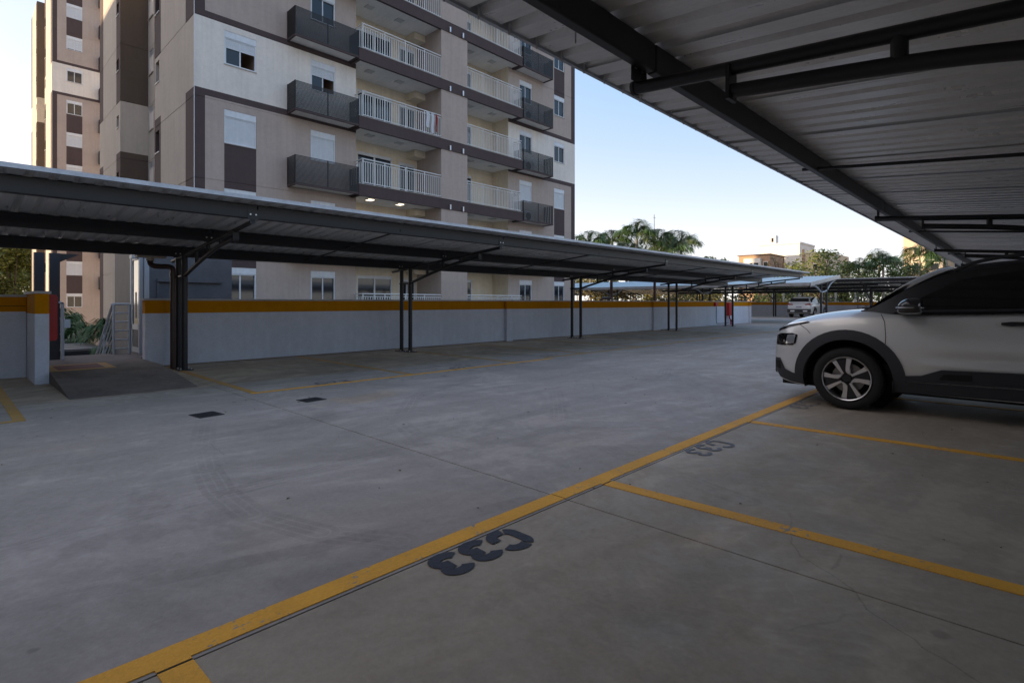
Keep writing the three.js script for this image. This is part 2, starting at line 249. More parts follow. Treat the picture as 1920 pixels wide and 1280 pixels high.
for (let k = 0; k < 6; k++) { const a = [2.64, 8.6, 14.7, 20.8][k], b = [8.6, 14.7, 20.8, 27.5][k]; if (a !== undefined) lineU(a + GAP, b - GAP, 7.07 + (a > 8 ? 0.2 : 0), 7.155 + (a > 8 ? 0.2 : 0), a > 8 ? M.yellowOld : M.yellow); }
for (const [u, m] of [[2.69, M.yellowOld], [5.12, M.yellowOld], [7.56, M.yellowOld], [10.0, M.yellowOld], [12.45, M.yellowOld], [14.9, M.yellowOld], [17.3, M.yellowOld], [19.8, M.yellowOld], [22.2, M.yellowOld]]) { const s = u > 8.6 ? 7.36 : 7.157; lineV(u, 0.09, s, 8.112, m, 0.01); lineV(u, 0.09, 8.128, 11.2, m, 0.01); }
lineU(-8, 0.52, 7.05, 7.14, M.yellowOld); lineV(0.475, 0.09, 7.142, 8.112, M.yellowOld, -0.01); lineV(0.465, 0.09, 8.128, 10.9, M.yellowOld, -0.01);
// stencilled bay numbers
function ribbon(pts, w, map) {
  const L = [], R = [];
  pts.forEach((p, i) => { const a = pts[Math.max(0, i - 1)], b = pts[Math.min(pts.length - 1, i + 1)], dx = b[0] - a[0], dy = b[1] - a[1], l = Math.hypot(dx, dy) || 1; L.push([p[0] - dy / l * w / 2, p[1] + dx / l * w / 2]); R.push([p[0] + dy / l * w / 2, p[1] - dx / l * w / 2]); });
  const q = []; for (let i = 0; i + 1 < pts.length; i++) q.push([map(L[i]), map(R[i]), map(R[i + 1]), map(L[i + 1])]);
  return quads(q);
}
const arcPts = (cx, cy, rx, ry, a0, a1, n = 14) => Array.from({ length: n + 1 }, (_, i) => { const a = (a0 + (a1 - a0) * i / n) * Math.PI / 180; return [cx + rx * Math.cos(a), cy + ry * Math.sin(a)]; });
const GLYPH = {
  G: [[...arcPts(0.40, 0.68, 0.29, 0.22, 8, 118, 10)], [...arcPts(0.40, 0.68, 0.29, 0.22, 128, 180, 5), [0.11, 0.36], ...arcPts(0.40, 0.32, 0.29, 0.22, 180, 235, 5)], [...arcPts(0.40, 0.32, 0.29, 0.22, 245, 350, 10), [0.69, 0.42]]],
  3: [[...arcPts(0.36, 0.725, 0.26, 0.185, 165, -92, 16)], [...arcPts(0.36, 0.285, 0.28, 0.2, 95, -165, 16)]],
  7: [[[0.06, 0.9], [0.64, 0.9]], [[0.6, 0.86], [0.28, 0.02]]], 2: [[...arcPts(0.36, 0.7, 0.27, 0.2, 165, -30, 12), [0.14, 0.16]], [[0.08, 0.09], [0.66, 0.09]]], 1: [[[0.38, 0], [0.38, 0.98]]],
};
function stencil(text, map, hgt, cw, stroke, mat) {
  const n = sub('bay_number', floor, 0, 0, 0);
  [...text].forEach((c, i) => GLYPH[c].forEach((s, k) => part('painted_stroke', ribbon(s.map(([x, y]) => [x * cw / 0.78 * (c === 'G' ? 1.08 : 0.95) + i * cw * 1.06 + (i ? 0.02 : 0), y * hgt * (c === 'G' ? 1.06 : 0.9)]), stroke, (p) => { const q = map(p); q[1] += k * 0.0005; return q; }), mat, n)));
  return n;
}
for (const [u, t, st, m, dv] of [[1.975, 'G33', 0.058, M.stencil, 0], [4.43, 'G33', 0.034, M.stencilFaint, 0.01], [6.9, 'G33', 0.03, M.stencilFaint, 0.01]])
  stencil(t, ([x, y]) => [u - x, 0.004, 1.94 + dv * 0.3 - y], 0.215 + dv, 0.165, st, m);
for (const [u, t] of [[3.58, 'G72'], [6.05, 'G71'], [8.75, 'G77'], [11.1, 'G77']]) stencil(t, ([x, y]) => [u + x, 0.004, (u > 8 ? 7.42 : 7.19) + y], 0.2, 0.165, 0.035, M.stencilFaint);
{ // bits of dry leaf and grit lying about
  seeded(61); const q = []; for (let i = 0; i < 140; i++) { const u = rr(-1, 10), v = rr(-1, 11), a = rr(0, 6.28), l = rr(0.006, 0.02), w = l * rr(0.3, 0.6), c = Math.cos(a), s = Math.sin(a); q.push([[u + c * l, 0.002, v + s * l], [u - s * w, 0.006, v + c * w], [u - c * l, 0.003, v - s * l], [u + s * w, 0.006, v - c * w]]); }
  const m = mesh('leaf_litter', merge([quads(q)]), std([0.09, 0.055, 0.03], 0.9), scene); m.userData = { kind: 'stuff', label: 'scattered bits of dry leaf on the concrete', category: 'litter' }; }
// drain grates let into the floor
function drain(u, v, w, l, turn, label) {
  const d = thing('drain_grate', label, 'drain', u, 0.001, v, 'floor drains', turn);
  const f = 0.022, H = 0.004;
  part('grate_frame', [[-w / 2, w / 2, -l / 2, -l / 2 + f], [-w / 2, w / 2, l / 2 - f, l / 2], [-w / 2, -w / 2 + f, -l / 2 + f, l / 2 - f], [w / 2 - f, w / 2, -l / 2 + f, l / 2 - f]].map(([a, b, c, e]) => box(a, b, 0, H, c, e)), M.iron, d, { local: true });
  part('pit_shade_sheet', box(-w / 2 + f, w / 2 - f, 0.0002, 0.0012, -l / 2 + f, l / 2 - f), std([0.008, 0.008, 0.009], 1), d, { local: true });  // near-black sheet on the floor, painting in the shade of a pit
  for (let i = 0; i < 7; i++) { const x = -w / 2 + f + (w - 2 * f) * (i + 0.5) / 7; part('grate_bar', box(x - 0.008, x + 0.008, 0.0012, H, -l / 2 + f, l / 2 - f), M.iron, d, { local: true }); }
}
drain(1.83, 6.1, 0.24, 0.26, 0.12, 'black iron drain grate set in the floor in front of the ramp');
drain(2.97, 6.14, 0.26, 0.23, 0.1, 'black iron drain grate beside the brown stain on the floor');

// ---------------------------------------------------------------- ramp and landing through the parapet
const rampMat = std([0.20, 0.165, 0.14], 0.85, 0, { map: dataTex(1024, 1024, (x, y) => { const s = 0.72 + 0.12 * tn(x, y, 5, 81) + 0.12 * tn(x, y, 17, 82) + 0.1 * tn(x, y, 70, 83) + 0.05 * tn(x, y, 300, 84); return [toS(clamp(s * 1.02, 0, 1)), toS(clamp(s, 0, 1)), toS(clamp(s * 0.97, 0, 1))]; }, true, 0.33), bumpMap: concBump, bumpScale: 0.004 });
const LH = 0.16;
struct('entrance_ramp', [quads([[[0.99, 0.002, 8.2], [2.36, 0.002, 8.2], [2.36, LH, 10], [0.99, LH, 10]], [[0.99, LH, 10], [2.36, LH, 10], [2.36, LH, 12.9], [0.99, LH, 12.9]], [[0.99, 0, 8.2], [0.99, 0.002, 8.2], [0.99, LH, 10], [0.99, 0, 10]], [[0.99, 0, 10], [0.99, LH, 10], [0.99, LH, 12.9], [0.99, 0, 12.9]],
  [[2.36, 0, 8.2], [2.36, 0.002, 8.2], [2.36, LH, 10], [2.36, 0, 10]], [[2.36, 0, 10], [2.36, LH, 10], [2.36, LH, 12.9], [2.36, 0, 12.9]]]), box(0.95, 2.8, -3, LH - 0.01, 11.62, 12.89)], rampMat, { label: 'dark concrete ramp rising from the parking floor to the gate opening' });
{ const m = sub('floor_marking', floor, 0, 0, 0); const y0 = LH + 0.001, y1 = LH + 0.005;
  part('painted_border', [box(1.0, 1.78, y0, y1, 10.08, 10.22), box(1.0, 1.78, y0, y1, 10.94, 11.04), box(1.66, 1.78, y0, y1, 10.22, 10.94), box(1.0, 1.1, y0, y1, 10.22, 10.94)], M.yellowOld, m);
  part('painted_square', box(1.1, 1.66, y0, y1, 10.22, 10.94), std([0.16, 0.06, 0.055], 0.8, 0, { map: paintMap }), m); }

// ---------------------------------------------------------------- parapet walls
function band(u0, u1, v0, v1, top, ylo, parent, names = ['wall_base', 'yellow_band', 'coping'], over = 0.03) {
  part(names[0], box(u0, u1, -0.3, ylo, v0, v1), M.wallWhite, parent);
  part(names[1], box(u0, u1, ylo, top, v0, v1), M.wallYellow, parent);
  part(names[2], box(u0 - over, u1 + over, top, top + 0.035, v0 - over, v1 + over), M.cap, parent);
}
{
  const w = thing('parapet_wall', 'long white parapet wall with a yellow top band below the apartment block', 'wall', 16, 0, 11.42);
  band(2.66, 30.8, 11.35, 11.5, 1.185, 0.955, w, undefined, 0.025);
  for (const [a, b, d] of [[2.37, 2.655, 0.2], [11.5, 11.75, 0.1], [20.2, 20.75, 0.1], [30.805, 30.95, 0.1]]) { const p = sub('pilaster', w, a, 0, 11.4); band(a, b, 11.35 - d, 11.345, 1.188, 0.958, p, undefined, 0.028); }
  part('base_joint', [box(2.7, 30.7, 0.0, 0.012, 11.338, 11.349)], std([0.16, 0.09, 0.045], 0.95), w);
  const w2 = thing('parapet_wall', 'short white parapet wall with a yellow top band left of the ramp', 'wall', -6, 0, 11.2);
  band(-15, 0.825, 11.2, 11.35, 1.235, 1.01, w2);
  const p = sub('end_pillar', w2, 0.9, 0, 10.6); band(0.83, 0.985, 10.05, 11.34, 1.275, 0.99, p, undefined, 0.022);
  part('cut_chase', box(0.45, 0.82, 1.09, 1.1, 11.197, 11.2), M.darkJoint, w2);
  const w3 = thing('parapet_wall', 'far white parapet wall with a yellow top band behind the parked white car', 'wall', 50, 0, 4);
  for (let k = 0; k < 8; k++) { const v0 = -16 + k * 5.4; const q = sub('wall_bay', w3, 50, 0, v0); band(50, 50.15, v0 + 0.012, v0 + 5.388, 1.17, 0.93, q, undefined, 0.0); }
  const w4 = thing('parapet_wall', 'white parapet wall behind the right hand parking bays', 'wall', 10, 0, -3.2);
  band(-15.5, 49.9, -3.35, -3.2, 1.17, 0.93, w4);
}

// ---------------------------------------------------------------- carports
const PITCH = 0.2, RIB = 0.04;
function sheetGeo(s0, s1, hAt, vAt, width = 1) {                             // one trapezoidal roof sheet, 1 m wide, from s0 (eave) to s1
  const prof = []; for (let k = 0; k < width / PITCH - 1e-6; k++) prof.push([k * PITCH, 0], [k * PITCH + 0.12, 0], [k * PITCH + 0.142, RIB], [k * PITCH + 0.178, RIB]); prof.push([width + 0.03, 0]);
  const pos = [], uv = [], n = 6;
  for (let i = 0; i + 1 < prof.length; i++) for (let j = 0; j < n; j++) {
    const a = lerp(s0, s1, j / n), b = lerp(s0, s1, (j + 1) / n), c = [[i, a], [i + 1, a], [i + 1, b], [i, a], [i + 1, b], [i, b]];
    for (const [q, s] of c) { pos.push(prof[q][0], hAt(s) + prof[q][1], -vAt(s)); uv.push(prof[q][0], s); }
  }
  const g = new THREE.BufferGeometry(); g.setAttribute('position', new THREE.Float32BufferAttribute(pos, 3)); g.setAttribute('uv', new THREE.Float32BufferAttribute(uv, 2)); g.computeVertexNormals(); return g;
}
function carport(o) {
  const { vE, dir, u0, u1, arms, purlins, label, pH = 0.185, pW = 0.04, hE = 2.47, sl = 0.09, len = 4.05, tipS = 0.28 } = o;
  const T = thing('carport', label, 'carport', (u0 + u1) / 2, 0, vE + dir * 3.4);
  const hAt = (s) => hE - sl * s, vAt = (s) => vE + dir * s, pt = (u, s, h) => [u, h, vAt(s)];
  const geo = sheetGeo(0, len, hAt, vAt), off = T.position; geo.translate(-off.x, 0, -off.z);
  let k = 0; for (let u = u0; u < u1 - 0.5; u += 1, k++) { const m = mesh('roof_sheet', geo, k % 3 ? M.roof : M.roof2, T); m.position.x = u; m.position.y = (k % 2) * 0.002; }
  const segs = []; for (let u = u0; u < u1; u += 6) segs.push([u, Math.min(u + 6, u1) - 0.004]);
  for (const [a, b] of segs) part('edge_trim', [box(a, b, hE - 0.012, hE + 0.036, vE - dir * 0.022, vE - dir * 0.002), box(a, b, hE + 0.032, hE + 0.036, vE - dir * 0.002, vE + dir * 0.1)], M.trim, T);
  const cuts = [u0, ...arms.map((a) => a + 0.06).filter((a) => a > u0 && a < u1), u1];
  for (const s of purlins) for (let i = 0; i + 1 < cuts.length; i++) {
    const top = hAt(s) - 0.004, a = cuts[i] + 0.003, b = cuts[i + 1] - 0.003, va = vAt(s - pW), vb = vAt(s + pW);
    part('purlin', [rbox(a, b, top - pH, top, Math.min(va, vb), Math.max(va, vb), 0.012)], M.black, T);
  }
  for (const u of arms) {
    const yb = (s) => hAt(s) - 0.004 - 0.185 - 0.038;
    part('cantilever_arm', [rod(pt(u, tipS, yb(tipS)), pt(u, 3.97, yb(3.97)), 0.03, 16), rod(pt(u, tipS - 0.004, yb(tipS)), pt(u, tipS + 0.012, yb(tipS)), 0.036, 16)], M.black, T);
    const tip = 0.88, st = [pt(u, 3.25, 1.6), pt(u, 2.6, 1.765), pt(u, 1.7, 1.965), pt(u, tip, yb(tip) - 0.098)];
    part('curved_strut', [tube(st, 0.031, 24, 14), rod(st[3], pt(u, tip - 0.006, yb(tip) - 0.097), 0.033, 14)], M.black, T);
    part('end_bracket', [box(u - 0.042, u + 0.042, yb(tip) - 0.14, yb(tip) + 0.01, vAt(tip) - 0.008, vAt(tip) + 0.008)], M.black, T);
    for (const s of [1.48, 2.04, 2.6]) { const low = s < 1.7 ? lerp(1.965, yb(tip) - 0.098, (1.7 - s) / 0.82) : lerp(1.765, 1.965, (2.6 - s) / 0.9); part('web_stub', rod(pt(u, s, low), pt(u, s, yb(s)), 0.028, 10), M.black, T); }
    part('tie_bar', rod(pt(u, 3.2, 1.6), pt(u, 3.66, 1.6), 0.028, 10), M.black, T);
    for (const s of [3.25, 3.6]) {
      const p = part('post', rod(pt(u, s, 0.01), pt(u, s, yb(s)), 0.046, 16), M.black, T);
      part('base_plate', box(u - 0.11, u + 0.11, 0.001, 0.014, vAt(s) - 0.11, vAt(s) + 0.11), M.black, p);
      for (const [x, y] of [[-1, -1], [1, -1], [-1, 1], [1, 1]]) part('anchor_bolt', rod([u + x * 0.08, 0.013, vAt(s) + y * 0.08], [u + x * 0.08, 0.045, vAt(s) + y * 0.08], 0.011, 8), M.bolt, p);
    }
    for (const s of purlins) { const top = hAt(s) - 0.004; for (const x of [-0.035, 0.035]) part('bolt', rod([u + x, top - 0.13, vAt(s - pW) - dir * 0.014], [u + x, top - 0.13, vAt(s - pW) + dir * 0.004], 0.011, 8), M.bolt, T); part('cleat', box(u - 0.07, u + 0.07, top - 0.2, top - 0.06, vAt(s - pW - 0.006), vAt(s - pW - 0.001)), M.black, T); }
  }
  for (let i = 0; i + 1 < arms.length; i++) { const u = (arms[i] + arms[i + 1]) / 2; part('sag_rod', rod(pt(u, dir < 0 ? 0.36 : 0.25, hAt(0.3) - 0.12), pt(u, 3.85, hAt(3.85) - 0.13), 0.014, 8), M.black, T); }
  // hook bolts over the ribs along the eave and purlins
  const clip = []; if (dir < 0) for (let u = u0 + 0.16; u < Math.min(u1, u0 + 24); u += PITCH) { clip.push(box(u - 0.006, u + 0.006, hAt(0.1) - 0.03, hAt(0.1) + 0.03, vAt(0.012), vAt(0.016))); }
  if (clip.length) part('sheet_clips', clip, M.bolt, T, { kind: 'stuff' });
  return { T, hAt, vAt, pt };
}
const left = carport({ vE: 7.15, dir: 1, u0: -6.4, u1: 26.6, arms: [-3.2, 2.78, 7.42, 14.0, 20.48, 26.2], purlins: [0.3, 2.05, 3.68], label: 'black steel cantilever carport with corrugated roof along the yellow banded wall' });
{
  const T = left.T, y = left.hAt(4.05);
  for (const [a, b] of [[-6.4, -0.4], [-0.396, 5.6], [5.604, 11.6], [11.604, 17.6], [17.604, 26.6]]) part('gutter', [box(a, b, y - 0.1, y - 0.095, 11.1, 11.24), box(a, b, y - 0.1, y - 0.01, 11.235, 11.24), box(a, b, y - 0.1, y - 0.035, 11.1, 11.105)], M.trim, T);
  for (const u of [1.07, 1.27]) part('post', box(u - 0.07, u + 0.07, -3, y - 0.1, 12.2, 12.34), std([0.02, 0.022, 0.03], 0.5), T);
  part('knee_brace', quads([[[1.34, y - 0.1, 12.25], [1.62, y - 0.1, 12.25], [1.34, y - 0.25, 12.25], [1.34, y - 0.25, 12.25]]]), M.black, T);
}
const right = carport({ vE: 1.82, dir: -1, u0: -5.5, u1: 25.5, arms: [-3.4, 2.35, 8.1, 13.85, 19.6, 25.3], tipS: 0.4, purlins: [0.46, 2.05, 3.68], pH: 0.14, pW: 0.028, label: 'black steel cantilever carport with corrugated roof overhead above the nearest bays' });
part('wire_hook', [rod([1.98, 2.33, 1.5], [1.98, 2.46, 1.5], 0.004, 6), rod([1.98, 2.42, 1.5], [2.06, 2.45, 1.5], 0.004, 6)], M.bolt, right.T);
// brown rainwater pipe
{
  const t = thing('downpipe', 'brown plastic rainwater pipe with two bends beside the first carport post', 'pipe', 2.68, 0, 10.65);
  part('pipe', tube([[2.4, 1.9, 10.95], [2.4, 1.83, 10.95], [2.43, 1.785, 10.9], [2.52, 1.77, 10.82], [2.62, 1.765, 10.72], [2.665, 1.73, 10.66], [2.67, 1.6, 10.65], [2.67, 1.2, 10.65], [2.67, 0.6, 10.65], [2.67, 0.02, 10.65]], 0.045, 60, 14), M.brownPipe, t);
  for (const [a, b] of [[[2.4, 1.92, 10.95], [2.4, 1.86, 10.95]], [[2.67, 1.66, 10.65], [2.67, 1.6, 10.65]]]) part('pipe_socket', rod(a, b, 0.052, 14), M.brownPipe, t);
  part('gutter_box', [box(2.2, 2.62, 1.92, 2.02, 10.86, 11.06), rod([2.4, 1.93, 10.95], [2.4, 1.87, 10.95], 0.06, 14)], M.pvc, t);
}

// ---------------------------------------------------------------- apartment buildings
// A rendered wall in the plane v = at (facing -v) or u = at (facing -u or +u), with real openings and painted zones.
function facade(axis, at, a0, a1, h0, h1, holes, zone, cutsA = [], cutsH = [], grooves = []) {
  const G = 0.011, allH = [...grooves.map((h) => ({ a0, a1, h0: h - G, h1: h + G, depth: 0.014, groove: true })), ...holes];
  const A = [...new Set([a0, a1, ...cutsA, ...holes.flatMap((o) => [o.a0, o.a1])])].filter((x) => x >= a0 && x <= a1).sort((x, y) => x - y);
  const H = [...new Set([h0, h1, ...cutsH, ...allH.flatMap((o) => [o.h0, o.h1])])].filter((x) => x >= h0 && x <= h1).sort((x, y) => x - y);
  const out = {}, pt = axis === 'v' ? (a, h, d) => [a, h, at + d] : (a, h, d) => [at + d, h, a];
  const put = (k, q) => (out[k] ||= []).push(q);
  const isGroove = (h) => grooves.some((g) => Math.abs(g - h) < G);
  for (let j = 0; j + 1 < H.length; j++) { let i = 0; while (i + 1 < A.length) {
    const ca = (A[i] + A[i + 1]) / 2, ch = (H[j] + H[j + 1]) / 2;
    if (holes.some((o) => ca > o.a0 && ca < o.a1 && ch > o.h0 && ch < o.h1)) { i++; continue; }
    const z = zone(ca, ch); let e = i + 1;
    while (e + 1 < A.length) { const c2 = (A[e] + A[e + 1]) / 2; if (zone(c2, ch) !== z || holes.some((o) => c2 > o.a0 && c2 < o.a1 && ch > o.h0 && ch < o.h1)) break; e++; }
    const d = isGroove(ch) ? 0.014 : 0, x0 = A[i], x1 = A[e], y0 = H[j], y1 = H[j + 1];
    put(z, [pt(x0, y0, d), pt(x1, y0, d), pt(x1, y1, d), pt(x0, y1, d)]);
    if (d) { put(z, [pt(x0, y0, 0), pt(x1, y0, 0), pt(x1, y0, d), pt(x0, y0, d)]); put(z, [pt(x0, y1, 0), pt(x1, y1, 0), pt(x1, y1, d), pt(x0, y1, d)]); }
    i = e;
  } }
  for (const o of holes) { const z = o.reveal || zone((o.a0 + o.a1) / 2, o.h0 - 0.02), D = o.depth;
    put(z, [pt(o.a0, o.h0, 0), pt(o.a1, o.h0, 0), pt(o.a1, o.h0, D), pt(o.a0, o.h0, D)]); put(z, [pt(o.a0, o.h1, 0), pt(o.a1, o.h1, 0), pt(o.a1, o.h1, D), pt(o.a0, o.h1, D)]);
    put(z, [pt(o.a0, o.h0, 0), pt(o.a0, o.h1, 0), pt(o.a0, o.h1, D), pt(o.a0, o.h0, D)]); put(z, [pt(o.a1, o.h0, 0), pt(o.a1, o.h1, 0), pt(o.a1, o.h1, D), pt(o.a1, o.h0, D)]); }
  return out;
}
const wallsOf = (T, o, name = 'wall') => { for (const k of Object.keys(o)) for (const c of islands(o[k])) part(k === 'plum' || k === 'brown' ? 'dark_painted_band' : name, quads(c), M[k], T); };
function islands(list) {                                                     // quads that share a corner point belong together
  const root = list.map((_, i) => i), find = (i) => { while (root[i] !== i) i = root[i] = root[root[i]]; return i; }, on = new Map();
  const bb = list.map((q) => { const b = [1e9, -1e9, 1e9, -1e9, 1e9, -1e9]; for (const p of q) for (let k = 0; k < 3; k++) { b[k * 2] = Math.min(b[k * 2], p[k]); b[k * 2 + 1] = Math.max(b[k * 2 + 1], p[k]); } return b; });
  const cells = new Map(); bb.forEach((b, i) => { for (let h = Math.floor(b[2]); h <= Math.floor(b[3] + 0.01); h++) { if (!cells.has(h)) cells.set(h, []); cells.get(h).push(i); } });
  const e = 0.002; for (const l of cells.values()) for (let x = 0; x < l.length; x++) for (let y = x + 1; y < l.length; y++) { const a = bb[l[x]], b = bb[l[y]]; let sep = false, pts = 0; for (let k = 0; k < 3; k++) { const o = Math.min(a[k * 2 + 1], b[k * 2 + 1]) - Math.max(a[k * 2], b[k * 2]); if (o < -e) { sep = true; break; } if (o < e) pts++; } if (!sep && pts < 3) root[find(l[x])] = find(l[y]); }
  list.forEach((q, i) => { const r = find(i); if (!on.has(r)) on.set(r, []); on.get(r).push(q); }); return [...on.values()];
}
// window templates: origin at the lower left corner of the opening, x to the right, y up, z towards the viewer
const lb = (x0, x1, y0, y1, z0, z1) => { const g = new THREE.BoxGeometry(x1 - x0, y1 - y0, z1 - z0); g.translate((x0 + x1) / 2, (y0 + y1) / 2, (z0 + z1) / 2); return g; };
function slats(x0, x1, y0, y1, z) { const q = [], n = Math.round((y1 - y0) / 0.042), d = (y1 - y0) / n; for (let i = 0; i < n; i++) { const a = y0 + i * d, b = a + d * 0.8, c = a + d; q.push([[x0, a, -z - 0], [x1, a, -z], [x1, b, -z - 0], [x0, b, -z]].map(([x, y, v]) => [x, y, v]), [[x0, b, -z], [x1, b, -z], [x1, c, -z + 0.006], [x0, c, -z + 0.006]]); } return quads(q); }
const winCache = {};
function windowUnit(parent, kind, u, h, v, w = 1.1, hh = 1.2) {
  const key = kind + hh;
  if (!winCache[key]) {
    const t = new THREE.Group(), W = 1.1, f = 0.05, box_ = 0.24, y1 = hh - box_;
    const add = (n, g, m) => part(n, g, m, t, { local: true });
    add('frame', [lb(0, W, 0, f, -0.09, -0.02), lb(0, f, f, y1, -0.09, -0.02), lb(W - f, W, f, y1, -0.09, -0.02), lb(f, W - f, y1 - 0.03, y1, -0.085, -0.025)], M.whiteAlu);
    add('shutter_box', [lb(0.0, W, y1 + 0.006, hh, -0.085, -0.012)], M.whiteAlu);
    const frac = kind === 'closed' ? 1 : kind === 'gap' ? 0.93 : kind === 'half' ? 0.36 : 0.0, top = y1 - 0.03, bot = lerp(top, f, frac);
    if (frac) add('roller_shutter', [slats(f, W - f, bot, top, -0.045), lb(f, W - f, bot - 0.012, bot + 0.012, -0.05, -0.035)], M.shutter);
    if (kind !== 'closed') {
      add('pane', lb(f, W / 2, f, top, -0.075, -0.07), M.glass);
      add('stile', [lb(W / 2 - 0.025, W / 2 + 0.025, f, top, -0.078, -0.05), lb(f, f + 0.03, f, top, -0.078, -0.055)], M.whiteAlu);
      if (kind === 'half') add('room_interior', quads([[[0.03, 0, 1.9], [W, 0, 1.9], [W, top, 1.9], [0.03, top, 1.9]], [[0.03, 0, 0.12], [0.03, 0, 1.9], [0.03, top, 1.9], [0.03, top, 0.12]], [[W, 0, 0.12], [W, 0, 1.9], [W, top, 1.9], [W, top, 0.12]], [[0.03, 0, 0.12], [W, 0, 0.12], [W, 0, 1.9], [0.03, 0, 1.9]], [[0.03, top, 0.12], [W, top, 0.12], [W, top, 1.9], [0.03, top, 1.9]]]), M.room);
      else add('pane', lb(W / 2, W - f, f, top, -0.09, -0.085), M.glass);
    }
    add('sill', lb(-0.015, W + 0.015, -0.025, -0.001, -0.1, 0.03), M.sill);
    winCache[key] = t;
  }
  const c = winCache[key].clone(); c.name = 'window'; c.scale.x = w / 1.1; c.position.set(u, h, -v); for (let q = parent; q && q !== scene; q = q.parent) c.position.sub(q.position); parent.add(c); return c;
}
const FLOOR = 2.81, F1 = 20.0, F2 = 20.7, BACK = 21.95;
function railing(T, u0, u1, v, y, ends, retTo) {
  const r = sub('railing', T, (u0 + u1) / 2, y, v), b = [];
  const rails = [rod([u0 - (ends < 0 ? 0.05 : 0), y + 1.05, v], [u1 + (ends > 0 ? 0.05 : 0), y + 1.05, v], 0.024, 8), rod([u0, y + 0.94, v], [u1, y + 0.94, v], 0.016, 6), rod([u0, y + 0.07, v], [u1, y + 0.07, v], 0.018, 6)];
  const ru = ends < 0 ? u0 : u1;
  rails.push(rod([ru, y + 1.05, v], [ru, y + 1.05, retTo], 0.024, 8), rod([ru, y + 0.94, v], [ru, y + 0.94, retTo], 0.016, 6), rod([ru, y + 0.07, v], [ru, y + 0.07, retTo], 0.018, 6));
  part('rails', rails, M.railWhite, r);
  const n = Math.round((u1 - u0) / 0.118); for (let i = 0; i <= n; i++) { const u = lerp(u0, u1, i / n), post = i % 9 === 0; b.push(box(u - (post ? 0.02 : 0.011), u + (post ? 0.02 : 0.011), y + (post ? 0 : 0.07), y + (post ? 1.05 : 0.94), v - 0.011, v + 0.011)); }
  for (let i = 1; i < 5; i++) { const w = lerp(v, retTo, i / 5); b.push(box(ru - 0.011, ru + 0.011, y + 0.07, y + 0.94, w - 0.011, w + 0.011)); }
  part('balusters', b, M.railWhite, r, { kind: 'stuff' });
}
function louvreBox(T, u0, u1, y, v0 = F1, v1 = F2) {
  const L = sub('air_conditioner_screen', T, (u0 + u1) / 2, y, v0), top = y + 0.68, bot = y - 0.38, sl = [];
  part('screen_floor', [box(u0, u1, bot - 0.07, bot, v0, v0 + 0.07), box(u0, u0 + 0.07, bot - 0.07, bot, v0 + 0.07, v1), box(u1 - 0.07, u1, bot - 0.07, bot, v0 + 0.07, v1)], M.plum, L);
  part('screen_soffit', box(u0 + 0.07, u1 - 0.07, bot - 0.03, bot - 0.002, v0 + 0.07, v1), M.soffit, L);
  const fr = []; for (const u of [u0, (u0 + u1) / 2 - 0.02, u1 - 0.04]) fr.push(box(u, u + 0.04, bot, top, v0 + 0.022, v0 + 0.055)); fr.push(box(u0, u0 + 0.03, bot, top, v1 - 0.05, v1 - 0.005), box(u1 - 0.03, u1, bot, top, v1 - 0.05, v1 - 0.005));
  for (const g of fr) part('screen_post', g, M.louvre, L);
  if (Math.round(y * 10) % 2 === 0 || u0 > 20) { const c = part('air_conditioner', rbox(u0 + 0.35, u0 + 1.15, bot + 0.01, bot + 0.56, v0 + 0.25, v0 + 0.55, 0.02), M.whiteAlu, L); part('fan_grille', rod([u0 + 0.66, bot + 0.28, v0 + 0.25], [u0 + 0.66, bot + 0.28, v0 + 0.235], 0.21, 20), M.iron, c); }
  const n = 24, p = (top - bot) / n;
  for (let i = 0; i < n; i++) { const h = bot + (i + 0.15) * p, e = h + p * 0.58; sl.push(box(u0, u1, h, e, v0, v0 + 0.02), box(u0, u0 + 0.02, h, e, v0 + 0.02, v1 - 0.006), box(u1 - 0.02, u1, h, e, v0 + 0.02, v1 - 0.006)); }
  part('louvre_slats', sl, M.louvre, L, { kind: 'stuff' });
}
function slidingDoor(T, u0, u1, y, top, v) {
  const d = sub('balcony_door', T, u0, y, v), f = 0.06, m = (u0 + u1) / 2;
  part('frame', [box(u0, u0 + f, y, top, v, v + 0.08), box(u1 - f, u1, y, top, v, v + 0.08), box(u0 + f, u1 - f, top - 0.14, top, v, v + 0.08), box(m - 0.04, m + 0.04, y, top - 0.14, v + 0.02, v + 0.07), box(u0 + f, u1 - f, y, y + 0.06, v, v + 0.08)], M.whiteAlu, d);
  part('pane', box(u0 + f, m - 0.04, y + 0.06, top - 0.14, v + 0.05, v + 0.056), M.glass, d); part('pane', box(m + 0.04, u1 - f, y + 0.06, top - 0.14, v + 0.035, v + 0.041), M.glass, d);
}
const lampLit = new THREE.MeshStandardMaterial({ color: col(0.8, 0.75, 0.65), emissive: col(1, 0.86, 0.62), emissiveIntensity: 1.6, roughness: 0.6 });
